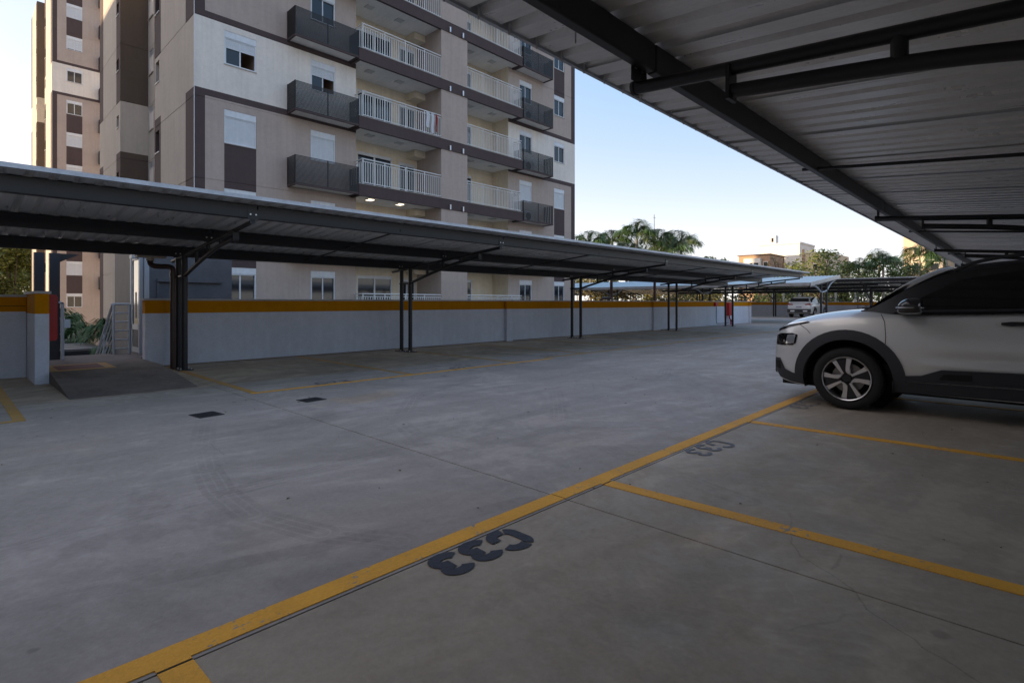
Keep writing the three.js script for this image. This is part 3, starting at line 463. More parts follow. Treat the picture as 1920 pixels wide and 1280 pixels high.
function building(name, label, { du = 0, dv = 0, dh = 0, light, storeys, states, full }) {
  const B = thing(name, label, 'building', 5.83 + du, -3, F2 + dv, 'twin apartment towers');
  const T = (k) => 0.44 + dh + FLOOR * k, U = (u) => u + du, Vv = (v) => v + dv, topH = T(storeys) + 0.6;
  const LB = T(light) - 0.29, LT = T(light) + 2.19, bw = 0.235;
  const inLight = (h) => h > LB && h < LT, inBand = (h) => (h > LB - bw && h < LB) || (h > LT && h < LT + bw);
  const ks = Array.from({ length: storeys }, (_, k) => k);
  const W = [[6.78, 7.88, 0], [9.98, 11.03, 1], [22.15, 23.2, 2], [25.2, 26.2, 3]].map(([a, b, i]) => ({ a: U(a), b: U(b), i }));
  const hole = (w, k, depth = 0.12) => ({ a0: w.a, a1: w.b, h0: T(k) + 0.77, h1: T(k) + 1.97, depth });
  const cutsH = [LB - bw, LB, LT, LT + bw, ...ks.flatMap((k) => [T(k) + 0.77, T(k) + 1.97])];
  const front = (u, h) => {
    if (inLight(h)) return 'cream'; if (inBand(h)) return 'plum';
    if (u < U(6.16) || u > U(26.87)) return 'plum';
    for (const w of [W[0], W[3]]) if (u > w.a && u < w.b) for (const k of ks) if (h > T(k) + 1.97 && h < T(k + 1) + 0.77 && k + 1 !== light && k !== light && k + 1 < storeys) return 'plum';
    return 'taupe';
  };
  const gro = ks.map((k) => T(k) - 0.62 + 0.02).filter((h) => !(h > LB - 0.3 && h < LB + 0.05));
  wallsOf(B, facade('v', Vv(F2), U(5.83), U(11.98), -3, topH, ks.flatMap((k) => [hole(W[0], k), hole(W[1], k)]), front, [U(6.16), W[0].a, W[0].b], cutsH, gro));
  const side = (strips) => (v, h) => { if (inLight(h)) return 'beige'; for (const [a, b] of strips) if (v > Vv(a) && v < Vv(b)) return 'plum'; return 'beige'; };
  const sw = (a, b, y0, y1) => ks.map((k) => ({ a0: Vv(a), a1: Vv(b), h0: T(k) + y0, h1: T(k) + y1, depth: 0.2 }));
  wallsOf(B, facade('u', U(5.83), Vv(F2), Vv(25.9), -3, topH, sw(25.18, 25.74, 1.14, 2.0), side([[20.7, 21.7], [24.95, 25.9]]), [Vv(21.7), Vv(24.95)], cutsH, gro));
  wallsOf(B, facade('u', U(5.83), Vv(32.3), Vv(37.5), -3, topH, sw(32.63, 33.15, 0.98, 1.58), side([[32.3, 33.2], [36.5, 37.5]]), [Vv(33.2), Vv(36.5)], cutsH, gro));
  wallsOf(B, facade('u', U(7.0), Vv(25.9), Vv(32.3), -3, topH, sw(31.3, 32.1, 0.9, 2.1), () => 'beige', [], [], gro));
  wallsOf(B, facade('v', Vv(32.3), U(5.83), U(7.0), -3, topH, [], (u, h) => (inLight(h) ? 'beige' : 'brown'), [], cutsH, gro));
  for (const k of ks) for (const [a, b, y0, y1] of [[25.18, 25.74, 1.14, 2.0], [32.63, 33.15, 0.98, 1.58]]) {
    const w = sub('small_window', B, U(5.83), T(k) + y0, Vv(a));
    part('pane', box(U(5.83) + 0.17, U(5.83) + 0.18, T(k) + y0, T(k) + y1, Vv(a), Vv(b)), M.glass, w); part('sill', box(U(5.83) - 0.03, U(5.83) + 0.16, T(k) + y0 - 0.03, T(k) + y0, Vv(a) - 0.02, Vv(b) + 0.02), M.whiteAlu, w);
  }
  for (const k of ks) { const w = sub('side_window', B, U(7.0), T(k) + 0.9, Vv(31.3)); part('pane', box(U(7.0) + 0.1, U(7.0) + 0.11, T(k) + 0.9, T(k) + 1.8, Vv(31.3), Vv(32.1)), M.glass, w); part('shutter_box', box(U(7.0) + 0.02, U(7.0) + 0.1, T(k) + 1.8, T(k) + 2.1, Vv(31.3), Vv(32.1)), M.whiteAlu, w); part('frame', [box(U(7.0) + 0.01, U(7.0) + 0.1, T(k) + 0.9, T(k) + 1.8, Vv(31.3), Vv(31.35)), box(U(7.0) + 0.01, U(7.0) + 0.1, T(k) + 0.9, T(k) + 1.8, Vv(32.05), Vv(32.1))], M.whiteAlu, w); part('sill', box(U(7.0) - 0.05, U(7.0) + 0.1, T(k) + 0.86, T(k) + 0.9, Vv(31.25), Vv(32.15)), M.sill, w); }
  part('corner_strip', box(U(5.83) - 0.018, U(5.83) - 0.001, -2.9, topH - 0.02, Vv(F2) - 0.018, Vv(F2) - 0.001), M.whiteAlu, B);
  // closing walls, roof and parapet
  part('rear_wall', [box(U(7.02), U(27.24), -3, topH - 0.5, Vv(22.3), Vv(37.5)), box(U(5.83), U(7.0), -3, topH - 0.3, Vv(25.86), Vv(25.9)), box(U(5.85), U(7.02), -3, topH - 0.3, Vv(37.4), Vv(37.5))], M.cream, B);
  part('roof', [box(U(5.86), U(27.2), topH - 0.3, topH - 0.1, Vv(20.75), Vv(25.85)), box(U(7.1), U(27.2), topH - 0.3, topH - 0.1, Vv(25.86), Vv(37.4)), box(U(5.86), U(7.09), topH - 0.3, topH - 0.1, Vv(32.35), Vv(37.35))], M.taupe, B);
  const st = (i, k) => (states[i] && states[i][k]) || 'closed';
  for (const k of ks) for (const i of full ? [0, 1, 2, 3] : [0, 1]) windowUnit(B, st(i, k), W[i].a, T(k) + 0.77, Vv(F2), W[i].b - W[i].a);
  for (const k of ks) if (k > 0) louvreBox(B, U(9.03), U(11.7), T(k), Vv(F1), Vv(F2));
  if (!full) { part('wall', box(U(12), U(27.25), -3, topH, Vv(20.3), Vv(22.2)), M.taupe, B); return { B, T }; }
  wallsOf(B, facade('v', F2, 21.25, 27.25, -3, topH, ks.flatMap((k) => [hole(W[2], k), hole(W[3], k)]), front, [26.87, W[3].a, W[3].b], cutsH, gro));
  part('wall', [quads([[[27.25, -3, F2], [27.25, topH, F2], [27.25, topH, 37.5], [27.25, -3, 37.5]]])], M.taupe, B, { label: 'blank end wall' });
  for (const k of ks) if (k > 0) louvreBox(B, 21.74, 24.27, T(k));
  // balconies, two to a storey on either side of the pier
  part('pier', box(16.05, 17.68, -3, topH, F1 + 0.03, 22.2), M.taupe, B);
  part('wall', [quads([[[11.98, -3, F2], [11.98, topH, F2], [11.98, topH, BACK], [11.98, -3, BACK]], [[21.25, -3, F2], [21.25, topH, F2], [21.25, topH, BACK], [21.25, -3, BACK]]])], M.backwall, B);
  const dh0 = (a, b, k, t = 1.95) => ({ a0: a, a1: b, h0: T(k), h1: T(k) + t, depth: 0.1, reveal: 'backwall' });
  wallsOf(B, facade('v', BACK, 11.98, 16.05, -3, topH, ks.flatMap((k) => [dh0(12.75, 14.6, k), dh0(15.0, 15.95, k, 1.85)]), () => 'backwall'));
  wallsOf(B, facade('v', BACK, 17.68, 21.25, -3, topH, ks.flatMap((k) => [dh0(17.8, 19.7, k)]), () => 'backwall'));
  for (const k of [...ks, storeys]) {
    const y = T(k), b = sub('balcony', B, 16.7, y, F1);
    part('slab_fascia', [box(11.72, 21.66, y - 0.49, y, F1, F1 + 0.12), box(11.72, 11.84, y - 0.49, y, F1 + 0.12, F2 - 0.002), box(21.54, 21.66, y - 0.49, y, F1 + 0.12, F2 - 0.002)], M.plum, b);
    part('slab_soffit', [box(11.84, 16.04, y - 0.41, y - 0.02, F1 + 0.12, BACK - 0.002), box(17.69, 21.54, y - 0.41, y - 0.02, F1 + 0.12, BACK - 0.002)], M.soffit, b);
    part('slab_edge', box(11.7, 21.68, y + 0.001, y + 0.02, F1 - 0.015, F1 + 0.1), M.sill, b);
    if (k >= storeys) continue;
    railing(B, 11.93, 16.04, F1 + 0.06, y + 0.02, -1, F2); railing(B, 17.69, 21.58, F1 + 0.06, y + 0.02, 1, F2);
    slidingDoor(B, 12.75, 14.6, y, y + 1.95, BACK + 0.01); slidingDoor(B, 15.0, 15.95, y, y + 1.85, BACK + 0.01); slidingDoor(B, 17.8, 19.7, y, y + 1.95, BACK + 0.01);
    part('duct_box', box(15.4, 16.045, y + 2.08, y + 2.39, 21.25, BACK - 0.003), M.backwall, B);
    for (const [u, i] of [[12.75, 0], [14.3, 1], [18.6, 2], [20.2, 3]]) {
      const on = k === 1 && i < 2; const L = part('ceiling_lamp', box(u - 0.15, u + 0.15, y + 2.37, y + 2.395, 20.75, 21.05), on ? lampLit : M.lampOff, B);
      part('lamp_rim', [box(u - 0.17, u - 0.151, y + 2.365, y + 2.396, 20.73, 21.07), box(u + 0.151, u + 0.17, y + 2.365, y + 2.396, 20.73, 21.07)], M.lampOff, L);
      if (on) { const a = new THREE.RectAreaLight(new THREE.Color(1, 0.85, 0.62), 2.2, 0.29, 0.29); a.position.set(u, y + 2.36, -20.9); a.lookAt(u, 0, -20.9); scene.add(a); a.name = 'ceiling_lamp_light'; }
    }
    for (const u of [16.52, 17.33]) { const w = part('wall_lamp', [rod([u, T(k + 1) - 0.49, F1 - 0.07], [u, T(k + 1) - 0.26, F1 - 0.07], 0.042, 14)], M.steel, B); part('lamp_bracket', box(u - 0.02, u + 0.02, T(k + 1) - 0.4, T(k + 1) - 0.34, F1 - 0.045, F1 - 0.001), M.steel, w); }
  }
  return { B, T };
}
const main = building('apartment_building', 'taupe and cream apartment block with dark bands and white railed balconies behind the long wall', {
  light: 3, storeys: 10, full: true,
  states: [{ 0: 'panes', 3: 'half' }, { 0: 'panes', 3: 'half', 4: 'panes', 5: 'panes' }, { 0: 'panes', 3: 'panes', 4: 'panes', 5: 'panes', 6: 'closed' }, { 0: 'panes', 3: 'panes', 4: 'panes', 5: 'panes', 6: 'panes' }],
});
const twin = building('apartment_building', 'tall sunlit tan apartment tower with dark bands standing at the far left', {
  du: 0.3, dv: 39.9, dh: -0.47, light: 7, storeys: 11, full: false, states: [{ 0: 'panes', 6: 'panes', 7: 'panes', 8: 'gap' }, {}],
});
// laundry and ties on two balconies
{
  const y = main.T(3), l = thing('hanging_laundry', 'white towels and one red cloth hung over a balcony rail', 'laundry', 15.6, y + 0.3, F1 + 0.05);
  for (const [u, w, d, m] of [[15.28, 0.2, 0.75, 0], [15.55, 0.16, 0.95, 0], [15.76, 0.11, 0.85, 1]]) { const q = []; for (let i = 0; i < 6; i++) for (let j = 0; j < 6; j++) { const f = (a, b) => [u - w / 2 + w * a / 6 + 0.015 * Math.sin(b), y + 1.08 - d * b / 6, F1 + 0.03 - 0.02 * Math.sin(a * 1.7 + m) - (b === 0 ? -0.03 : 0)]; q.push([f(i, j), f(i + 1, j), f(i + 1, j + 1), f(i, j + 1)]); } part('cloth', quads(q), m ? std([0.35, 0.02, 0.03], 0.9) : std([0.62, 0.64, 0.66], 0.9), l); }
  const n = thing('rail_ties', 'blue cloth ties knotted along a white balcony rail', 'ties', 19.5, main.T(5) + 0.9, F1 + 0.05);
  for (let i = 0; i < 9; i++) { const u = lerp(17.75, 21.5, i / 8), yy = main.T(5) + 1.0 - 0.03 * (i % 2); part('tie', [box(u - 0.025, u + 0.025, yy - 0.12, yy + 0.1, F1 + 0.015, F1 + 0.03), box(u - 0.04, u + 0.04, yy + 0.03, yy + 0.07, F1 + 0.005, F1 + 0.015)], std([0.02, 0.13, 0.3], 0.8), n); }
}
// the long block on the sunset side, out of the picture, whose shadow lies over the deck
{
  const H = 30.3, B = thing('apartment_slab', 'long plain apartment block standing behind the camera on the sunset side', 'building', -46, -3, -10), holes = [], pan = [];
  for (let k = 0; k < 9; k++) for (let i = 0; i < 40; i++) { const a = -68 + i * 3.4; holes.push({ a0: a, a1: a + 1.3, h0: k * 3 + 1, h1: k * 3 + 2.3, depth: -0.15 }); pan.push(box(-46.16, -46.14, k * 3 + 1, k * 3 + 2.3, a, a + 1.3)); }
  wallsOf(B, facade('u', -46, -70, 68, -3, H, holes, () => 'taupe'));
  part('window_panes', pan, M.glass, B, { kind: 'stuff' }); part('wall', box(-60, -46.2, -3, H - 0.1, -69.9, 67.9), M.taupe, B); part('roof', box(-60, -46, H - 0.08, H, -70, 68), M.taupe, B);
}

{
  const H = 22.4, B = thing('apartment_slab', 'plain unseen apartment block added just left of the picture to shade the gable', 'building', -26, -3, 36), holes = [];  // unseen block, added to cut the sky light on the gable side
  for (let k = 0; k < 7; k++) for (let i = 0; i < 9; i++) { const a = 21.5 + i * 3.4; holes.push({ a0: a, a1: a + 1.3, h0: k * 3 + 1, h1: k * 3 + 2.3, depth: -0.15 }); const w = sub('window', B, -16, k * 3 + 1, a); part('pane', box(-16.16, -16.14, k * 3 + 1, k * 3 + 2.3, a, a + 1.3), M.glass, w); }
  wallsOf(B, facade('u', -16, 20, 52, -3, H, holes, () => 'taupe')); part('wall', box(-36, -16.2, -3, H - 0.1, 20.05, 51.95), M.taupe, B); part('roof', box(-36, -16, H - 0.08, H, 20, 52), M.taupe, B);
}

// ---------------------------------------------------------------- things round the gate opening
{
  const b = thing('hose_cabinet', 'flat red fire hose cabinet fixed behind the white pillar by the ramp', 'cabinet', 1.08, 0.56, 10.9);
  part('cabinet_body', rbox(0.99, 1.14, 0.57, 1.27, 10.72, 11.2, 0.008), M.red, b); part('cabinet_door', rbox(1.141, 1.152, 0.6, 1.24, 10.75, 11.17, 0.004), M.red, b); part('handle', box(1.152, 1.165, 0.86, 0.96, 11.12, 11.14), M.steel, b);
  const r = thing('handrail', 'grey tubular handrail with one tall post beside the red cabinet', 'handrail', 1.36, LH, 12.2);
  part('post', rod([1.36, LH, 12.1], [1.36, 1.13, 12.1], 0.026, 12), M.greyRail, r); part('post', rod([1.2, LH - 0.6, 13.6], [1.2, 1.13, 13.6], 0.026, 12), M.greyRail, r);
  part('top_rail', tube([[1.36, 1.13, 12.1], [1.33, 1.16, 12.25], [1.28, 1.165, 12.7], [1.22, 1.165, 13.5]], 0.024, 16, 8), M.greyRail, r);
  for (const h of [0.32, 0.6, 0.88]) part('rail', rod([1.36, h, 12.1], [1.2, h, 13.6], 0.016, 8), M.greyRail, r);
  const g = thing('guard_rail', 'pale grey guard rail panel of horizontal tubes beside the steel door', 'railing', 2.2, LH, 12.6);
  for (const u of [2.17, 2.42]) part('post', rod([u, LH, 12.6], [u, 1.12, 12.6], 0.022, 10), M.greyRail, g);
  for (let i = 0; i < 6; i++) part('rail', rod([2.17, 1.12 - i * 0.17, 12.6], [2.42, 1.12 - i * 0.17, 12.6], i ? 0.013 : 0.022, 8), M.greyRail, g);
  const s = thing('stair_railing', 'pale grey sloping stair railing running down behind the guard rail', 'railing', 2.17, -1.2, 14);
  for (let i = 0; i < 6; i++) part('rail', rod([2.16, 1.12 - i * 0.17, 12.62], [2.2, -0.55 - i * 0.17, 15.4], i ? 0.014 : 0.024, 8), M.greyRail, s);
  for (const t of [0.35, 0.7, 1]) { const v = lerp(12.62, 15.4, t), h = lerp(1.12, -0.55, t); part('post', rod([2.17 + 0.03 * t, h - 1.05, v], [2.17 + 0.03 * t, h, v], 0.02, 8), M.greyRail, s); }
  const stp = thing('outside_stair', 'concrete steps going down behind the ramp landing', 'stair', 1.7, -3, 14.5);
  for (let i = 0; i < 18; i++) part('step', box(1.25, 2.6, -3, LH - 0.17 * (i + 1), 12.9 + i * 0.28, 12.9 + (i + 1) * 0.28 - 0.002), M.cap, stp);
  const d = thing('steel_door', 'grey steel framed glass door standing open beside the opening', 'door', 2.62, LH, 12.8);
  part('door_frame', [box(2.52, 2.58, LH, 2.12, 12.3, 12.36), box(2.52, 2.58, LH, 2.12, 13.0, 13.06), box(2.52, 2.58, 2.06, 2.12, 12.36, 13.0), box(2.59, 2.66, LH, 2.3, 12.2, 12.28)], M.greyFrame, d);
  part('door_leaf', [box(2.53, 2.57, LH + 0.02, LH + 0.12, 12.365, 12.995), box(2.53, 2.57, 0.62, 0.72, 12.365, 12.995), box(2.53, 2.57, 1.98, 2.05, 12.365, 12.995), box(2.53, 2.57, LH + 0.12, 1.98, 12.365, 12.43), box(2.53, 2.57, LH + 0.12, 1.98, 12.93, 12.995)], M.greyFrame, d);
  part('pane', box(2.545, 2.555, 0.72, 1.98, 12.43, 12.93), M.glass, d); part('lower_panel', box(2.54, 2.56, LH + 0.12, 0.62, 12.43, 12.93), M.greyPanel, d); part('pull_handle', rod([2.5, 0.85, 12.46], [2.5, 1.35, 12.46], 0.014, 8), M.steel, d); part('door_closer', box(2.42, 2.52, 2.0, 2.06, 12.4, 12.6), M.greyRail, d);
  const k = thing('gate_lodge', 'dark grey panelled gate lodge between the wall and the apartment block', 'lodge', 3.9, -3, 14.8);
  part('lodge_wall', [box(2.78, 3.66, -3, 2.9, 13.6, 16), box(3.668, 4.62, -3, 2.9, 13.6, 16)], M.greyPanel, k); part('panel_ledge', box(3.1, 4.4, 1.6, 1.66, 13.52, 13.598), M.greyPanel, k); part('panel_frame', [box(3.1, 3.14, -0.5, 1.6, 13.56, 13.598)], M.greyPanel, k); part('lodge_roof', box(2.7, 4.7, 2.9, 3.0, 13.5, 16.1), M.greyPanel, k); part('corner_post', box(2.74, 2.8, -0.4, 2.9, 13.5, 13.595), M.greyFrame, k);
  const p = thing('pergola', 'low dark framed pergola with slatted top seen below the landing', 'pergola', 1.8, -3, 20);
  for (const [u, v] of [[1.1, 17.2], [1.1, 24], [2.75, 24], [2.2, 17.2]]) part('post', box(u - 0.06, u + 0.06, -3, -0.1, v - 0.06, v + 0.06), M.black, p);
  part('beam', box(0.7, 2.85, -0.16, -0.04, 17, 17.1), M.black, p); part('beam', box(0.7, 2.85, -0.16, -0.04, 24, 24.1), M.black, p); part('beam', box(2.75, 2.85, -0.16, -0.045, 17.11, 23.99), M.black, p);
  const slatMat = std([0.12, 0.115, 0.11], 0.5, 0, { map: dustMap }); for (let i = 0; i < 12; i++) part('roof_slat', box(0.7, 2.74, -0.05, -0.01, 17.15 + i * 0.57, 17.15 + i * 0.57 + 0.5), slatMat, p);
}
// extinguisher point on the wall near its far end
{
  const a = thing('alarm_box', 'small red fire alarm call box on the yellow band near the wall end', 'alarm', 26.4, 0.95, 11.3);
  part('box_body', rbox(26.25, 26.55, 0.98, 1.15, 11.24, 11.345, 0.01), M.red, a); part('conduit', tube([[26.5, 0.98, 11.33], [26.5, 0.5, 11.33], [26.52, 0.13, 11.33], [26.8, 0.1, 11.33], [28, 0.1, 11.33]], 0.012, 30, 6), M.iron, a);
  const h = thing('hose_cabinet', 'bright red fire hose cabinet on the wall beside the last carport post', 'cabinet', 27.8, 0.4, 11.25);
  part('cabinet_body', rbox(27.62, 28.1, 0.48, 1.14, 11.15, 11.345, 0.012), M.red, h); part('cabinet_door', rbox(27.65, 28.07, 0.51, 1.11, 11.135, 11.15, 0.005), M.red, h); part('supply_pipe', tube([[27.9, 0.48, 11.25], [27.95, 0.35, 11.25], [28.1, 0.2, 11.25], [28.1, 0.0, 11.25]], 0.035, 16, 8), M.red, h); part('valve', rod([28.0, 0.22, 11.2], [28.2, 0.22, 11.2], 0.05, 10), M.redDark, h);
}

// ---------------------------------------------------------------- far carports, buildings and planting
const farRoof = std([0.66, 0.655, 0.645], 0.36, 0.85, { map: galvMap });
const farBlack = std([0.022, 0.022, 0.025], 0.5), farWhite = std([0.55, 0.55, 0.55], 0.4, 0.5, { map: dustMap });
{
  const T = thing('carport', 'far carport with pale roof on paired posts with curved brackets', 'carport', 34, 0, 22);
  const v0 = 8.3, v1 = 40.5, hA = (u) => 2.13 + (u - 31) * 0.104;
  for (let k = 0; k < 32; k++) { const a = v0 + k, q = []; for (let i = 0; i < 5; i++) { const x = a + i * 0.2; for (const [p, r, e0, e1] of [[0, 0.12, 0, 0], [0.12, 0.142, 0, RIB], [0.142, 0.178, RIB, RIB], [0.178, 0.2, RIB, 0]]) q.push([[31, hA(31) + e0, x + p], [37, hA(37) + e0, x + p], [37, hA(37) + e1, x + r], [31, hA(31) + e1, x + r]]); } part('roof_sheet', quads(q), farRoof, T); }
  for (let k = 0; k < 6; k++) part('eave_fascia', box(30.96, 30.985, 2.02, 2.19, v0 + k * 5.35, v0 + (k + 1) * 5.35 - 0.01), farWhite, T);
  part('gable_fascia', quads([[[30.96, 2.0, v0 - 0.02], [37, hA(37) - 0.15, v0 - 0.02], [37, hA(37) + 0.05, v0 - 0.02], [30.96, 2.2, v0 - 0.02]], [[30.96, 2.0, v0 - 0.04], [37, hA(37) - 0.15, v0 - 0.04], [37, hA(37) + 0.05, v0 - 0.04], [30.96, 2.2, v0 - 0.04]], [[30.96, 2.2, v0 - 0.04], [37, hA(37) + 0.05, v0 - 0.04], [37, hA(37) + 0.05, v0 - 0.02], [30.96, 2.2, v0 - 0.02]]]), farWhite, T);
  for (const u of [31.4, 33, 35, 36.6]) part('purlin', box(u - 0.04, u + 0.04, hA(u) - 0.16, hA(u) - 0.005, v0 + 0.05, v1 - 0.3), farBlack, T);
  for (const v of [8.4, 15.2, 22.3, 29, 36]) {
    for (const u of [33.45, 34.55]) part('post', rod([u, 0, v], [u, hA(u) - 0.16, v], 0.06, 10), farBlack, T);
    part('curved_bracket', tube([[33.45, 1.72, v], [32.6, 1.98, v], [31.9, 2.05, v], [31.3, hA(31.3) - 0.17, v]], 0.045, 14, 8), M.greyRail, T); part('curved_bracket', tube([[33.5, 1.72, v], [34.5, 1.83, v], [35.3, 2.2, v], [36.6, hA(36.6) - 0.17, v]], 0.045, 14, 8), M.greyRail, T);
    part('rafter', rod([31.2, hA(31.2) - 0.2, v], [36.8, hA(36.8) - 0.2, v], 0.045, 8), farBlack, T);
    for (const u of [32.1, 32.7, 35.2, 35.8]) part('web_stub', rod([u, 2.0 + Math.max(0, u - 34) * 0.13, v], [u, hA(u) - 0.18, v], 0.025, 6), farBlack, T);
  }
  for (const v of [10.8, 13.4, 18.5, 25]) part('tube_lamp', rod([31.6, 2.03, v], [31.6, 2.03, v + 1.2], 0.03, 8), M.railWhite, T);
  const D = thing('carport', 'farthest dark carport sloping down towards the far wall behind the parked white car', 'carport', 46.5, 0, 16);
  const hB = (u) => 2.82 - (u - 44) * 0.13;
  for (let k = 0; k < 48; k++) part('roof_sheet', quads(Array.from({ length: 5 }, (_, i) => [[[44, hB(44), -7.5 + k + i * 0.2], [49.4, hB(49.4), -7.5 + k + i * 0.2], [49.4, hB(49.4), -7.5 + k + i * 0.2 + 0.15], [44, hB(44), -7.5 + k + i * 0.2 + 0.15]], [[44, hB(44), -7.5 + k + i * 0.2 + 0.15], [49.4, hB(49.4), -7.5 + k + i * 0.2 + 0.15], [49.4, hB(49.4) + 0.03, -7.5 + k + i * 0.2 + 0.2], [44, hB(44) + 0.03, -7.5 + k + i * 0.2 + 0.2]]]).flat()), M.roof2, D);
  for (const u of [44.2, 45.9, 47.6, 49.2]) part('purlin', box(u - 0.05, u + 0.05, hB(u) - 0.2, hB(u) - 0.004, -7.5, 40.5), farBlack, D);
  part('edge_trim', box(43.96, 43.99, hB(44) - 0.02, hB(44) + 0.04, -7.5, 40.5), M.trim, D);
  for (const v of [-5, 1.6, 8.6, 15.4, 22, 29, 36]) { for (const u of [47.3, 47.8]) part('post', rod([u, 0, v], [u, hB(u) - 0.2, v], 0.06, 10), farBlack, D); part('cantilever_arm', rod([44.1, hB(44.1) - 0.25, v], [49.3, hB(49.3) - 0.25, v], 0.05, 8), farBlack, D); part('curved_strut', tube([[47.3, 1.4, v], [46.3, 1.75, v], [45, 2.35, v]], 0.045, 12, 8), farBlack, D); }
  for (const v of [-2, 3, 6.5, 12, 18.5, 25]) part('tube_lamp', rod([45.4, hB(45.4) - 0.23, v], [45.4, hB(45.4) - 0.23, v + 1.3], 0.03, 8), M.railWhite, D);
  // rainwater pipes outside the long wall
  for (const [u, v, l] of [[17.6, 11.9, 'brown rainwater pipe with an elbow outside the wall, left of the fourth post pair'], [20.9, 11.9, 'plain brown rainwater pipe outside the wall, right of the fourth post pair']]) { const t = thing('downpipe', l, 'pipe', u, -1, v); part('pipe', tube(u < 20 ? [[u, 2.02, 11.62], [u, 1.7, 11.62], [u, 1.42, 11.62], [u - 0.05, 1.33, 11.62], [u - 0.2, 1.31, 11.62], [u - 0.6, 1.3, 11.62], [u - 0.7, 1.2, 11.62], [u - 0.7, -1, 11.62]] : [[u, 2.02, 11.62], [u, 1.6, 11.62], [u, 1.2, 11.62], [u, -1, 11.62]], 0.055, 30, 10), M.brownPipe, t); }
}
// far buildings, lit by the low sun
{
  const white = std([0.72, 0.69, 0.64], 0.85, 0, { map: stuccoMap }), tan = std([0.42, 0.27, 0.17], 0.85, 0, { map: stuccoMap }), cream = std([0.62, 0.50, 0.36], 0.85, 0, { map: stuccoMap });
  const win = (T, pts, deep) => { for (const [axis, at, a0, a1, h0, h1] of pts) { const w = sub('window', T, axis === 'u' ? at : a0, h0, axis === 'u' ? a0 : at); const g = axis === 'u' ? box(at - 0.05, at + 0.01, h0, h1, a0, a1) : box(a0, a1, h0, h1, at - 0.05, at + 0.01); part('pane', g, M.glass, w); const f = axis === 'u' ? [box(at - 0.1, at - 0.051, h0 - 0.12, h0, a0 - 0.1, a1 + 0.1), box(at - 0.1, at - 0.051, h1, h1 + 0.12, a0 - 0.1, a1 + 0.1), box(at - 0.1, at - 0.051, h0, h1, a0 - 0.1, a0), box(at - 0.1, at - 0.051, h0, h1, a1, a1 + 0.1)] : [box(a0 - 0.1, a1 + 0.1, h0 - 0.12, h0, at - 0.1, at - 0.051), box(a0 - 0.1, a1 + 0.1, h1, h1 + 0.12, at - 0.1, at - 0.051)]; part('frame', f, white, w); } };
  const a = thing('white_block', 'large plain white sunlit building with a small rooftop tank house', 'building', 114, -3, 35);
  part('wall', [box(110, 119.5, -3, 12.2, 31.2, 38.4)], white, a); part('roof_parapet', [box(109.9, 119.6, 12.2, 12.5, 31.1, 38.5)], white, a); const tk = part('tank_house', box(113, 114.5, 12.5, 14.4, 36.4, 37.6), white, a); part('opening', box(112.95, 112.99, 13.1, 13.9, 36.8, 37.2), M.glass, tk); part('mast', rod([115, 12.5, 34.2], [115, 14.8, 34.2], 0.06, 6), M.steel, a); part('mast', rod([114, 12.5, 38], [114, 13.4, 38], 0.05, 6), M.steel, a);
  const b = thing('brown_house_block', 'lower brown building with a white framed window bay before the white building', 'building', 102, -3, 33);
  part('wall', box(100, 108, -3, 9.6, 33.2, 38.6), tan, b); part('roof', box(99.8, 108.2, 9.6, 9.75, 33, 38.8), std([0.2, 0.13, 0.09], 0.8), b); part('window_bay', box(99.4, 99.99, 3, 9.0, 34.6, 37.5), white, b); win(b, [['u', 99.4, 34.9, 35.7, 6.4, 8.2], ['u', 99.4, 35.9, 36.4, 6.6, 8.2], ['u', 99.4, 36.6, 37.3, 6.4, 8.0], ['u', 100, 33.6, 34.2, 7.4, 8.3]]);
  const c = thing('tan_house_block', 'low tan and white sunlit building right of the white building', 'building', 106, -3, 27);
  part('wall', [box(101, 108, -3, 9.3, 28.2, 31)], white, c); part('corner_fin', box(100.6, 101, -3, 10.2, 27.9, 28.18), tan, c); part('side_wall', box(101, 116, -3, 9.6, 24.5, 28.18), cream, c); win(c, [['u', 101, 28.9, 29.7, 6.3, 7.4], ['u', 101, 25.6, 26.6, 6.5, 7.6], ['v', 24.5, 103, 105, 6.3, 7.6], ['v', 24.5, 107, 110, 6.3, 7.6]]);
  const d = thing('beige_tower', 'tall beige sunlit tower with balconies on a wall coloured as shaded at the far right', 'building', 124, -3, 14);
  part('wall', box(120, 135, -3, 17, 13.6, 16.8), cream, d); part('wall', box(121.2, 128, -3, 17, 11.2, 13.58), std([0.30, 0.26, 0.22], 0.9), d); part('wall', box(128, 140, -3, 12, 8.5, 13.55), cream, d);  // the grey-brown middle wall has its shade put into the colour
  for (let k = 0; k < 6; k++) { part('balcony_slab', box(120.6, 121.19, k * 2.9 - 0.1, k * 2.9 + 0.15, 11.3, 13.5), white, d); part('balcony_rail', box(120.62, 120.66, k * 2.9 + 0.15, k * 2.9 + 1.0, 11.3, 13.5), std([0.2, 0.17, 0.15], 0.7), d); }
  win(d, [0, 1, 2, 3, 4].flatMap((k) => [['u', 120, 14.3, 15.2, k * 2.9 + 1, k * 2.9 + 2.2], ['u', 128, 9.3, 10.2, k * 2.2 + 1, k * 2.2 + 2.0], ['u', 121.2, 11.8, 13.0, k * 2.9 + 0.6, k * 2.9 + 2.3]]));
}
